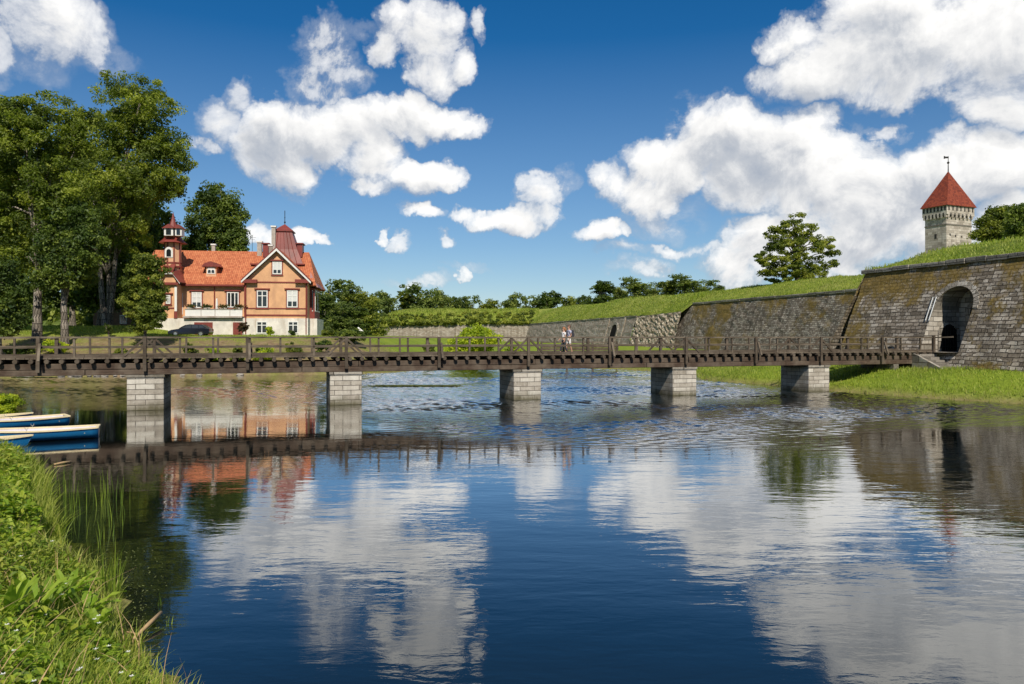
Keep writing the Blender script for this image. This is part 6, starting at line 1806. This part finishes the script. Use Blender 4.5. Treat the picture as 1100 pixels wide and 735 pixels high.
region_blades('bank_grass', 'rough grass on the far left bank and lawn', 60000, (-75, -14), (70, 100), lambda P: (sdist(P, MOAT) > -.1) & (rng.random(len(P)) < 1 - .95 * soil_mask(P)), .16, .06, 13, gzf)
region_blades('rampart_tufts', 'long grass on top of the nearer rampart', 130000, (24, 80), (36, 135), lambda P: (sdist(P, FORT) < -.35) & (sdist(P, FORT) > -15), .26, .07, 14, rampart_z)
region_blades('rampart_tufts', 'long grass on the far part of the rampart', 60000, (4, 60), (125, 214), lambda P: (sdist(P, FORT) < -.35) & (sdist(P, FORT) > -16), .35, .12, 15, rampart_z)
region_blades('rampart_tufts', 'long grass on the far mound above the low wall', 30000, (-44, 8), (214, 245), lambda P: (sdist(P, FORT) < -.4), .4, .16, 16, rampart_z)
# little bush on the shore at the left edge behind the boats
bush('bank_bush', 'leafy bush at the left edge behind the boats', 'bush', 4, 34.5, 424, 44, M_YEL, 95, 110, 110, .055)
# stones along the far waterline
M_ROCK = m_painted('shore_stone', (.34, .30, .25), .9, .25, 3, .8)
for i, (px, r_) in enumerate(((66, .30), (76, .24), (84, .34), (96, .2), (104, .36), (113, .28), (124, .22), (132, .3), (30, .5), (22, .42), (196, .25), (214, .3), (236, .26), (258, .3))):
    Y = 71.6 + max(0, (px - 60) * .012); x = (px - 550) / FOC * Y
    mb = MB(); mb.ball((0, 0, 0), (r_ * 1.3, r_, r_ * .6), 9, 6)
    rr = random.Random(i); mb.v = [(a * rr.uniform(.85, 1.15), b * rr.uniform(.85, 1.15), c * rr.uniform(.8, 1.15)) for a, b, c in mb.v]
    o = mb.build('shore_stone', M_ROCK, None, loc=(x, Y, .08)); o.rotation_euler.z = rr.uniform(0, 6)
    tag(o, 'pale stone lying along the far left waterline under the bridge', 'stone', 'stones along the far left waterline')

# tall growth at the back of the near bank, and grass hanging over the coping stones
Pb, d = bank_points(9000, -.1, 3.2, 13.5, 26, 31)
V, Q, tn = blades(Pb, .55 * rng.uniform(.5, 1.4, len(Pb)), .022, .55, 33)
tag(np_mesh('bank_grass', V, quads=Q, mat=M_BLADE, attrs={'tone': tn}), 'tall grass at the back of the near bank below the boats', 'grass', kind='stuff')
Pw, d = bank_points(9000, .3, 4.5, 13, 27, 35); Pw[:, 2] += rng.random(len(Pw)) * .62
V, Q, tn = leafset(Pw, None, .085, 37)
tag(np_mesh('bank_weeds', V, quads=Q, mat=M_WEED, attrs={'tone': tn}), 'tall weeds at the back of the near bank below the boats', 'weeds', kind='stuff')
rr_ = np.random.default_rng(61); pts = []
for i, z_ in ((8, 9.4), (5, 9.4), (7, 9.4), (3, 7.55), (2, 7.1)):
    a = np.array(FORT[i]); b_ = np.array(FORT[i + 1]); L_ = np.hypot(*(b_ - a)); n = int(L_ * 110)
    f = rr_.random(n); cl_ = np.sin(f * L_ * .9 + i) + np.sin(f * L_ * 2.3) + rr_.normal(0, .5, n); f = f[cl_ > .2]
    d_ = (b_ - a) / L_; nn_ = np.array([d_[1], -d_[0]]); off_ = rr_.uniform(-.85, .12, len(f))
    zt_ = z_ + .30 + (0.5 * f if i in (2, 3) else 0)
    pts.append(np.column_stack([a[0] + (b_ - a)[0] * f + nn_[0] * off_, a[1] + (b_ - a)[1] * f + nn_[1] * off_, zt_ * np.ones(len(f)) - .02]))
P0 = np.concatenate(pts)
V, Q, tn = blades(P0, rr_.uniform(.12, .5, len(P0)), .05, .9, 63, 2)
tag(np_mesh('coping_grass', V, quads=Q, mat=M_BLADE, attrs={'tone': tn}), 'grass tufts overhanging the coping of the fortress walls', 'grass', kind='stuff')

# a few dead stems leaning out of the near bank
Pb, d = bank_points(420, -.1, 2.5, 4, 20, 71)
V, Q, tn = blades(Pb, rng.uniform(.35, .8, len(Pb)), .012, .8, 73)
tag(np_mesh('dead_stems', V, quads=Q, mat=M_DRY, attrs={'tone': tn}), 'dry dead stems scattered through the near bank', 'grass', kind='stuff')
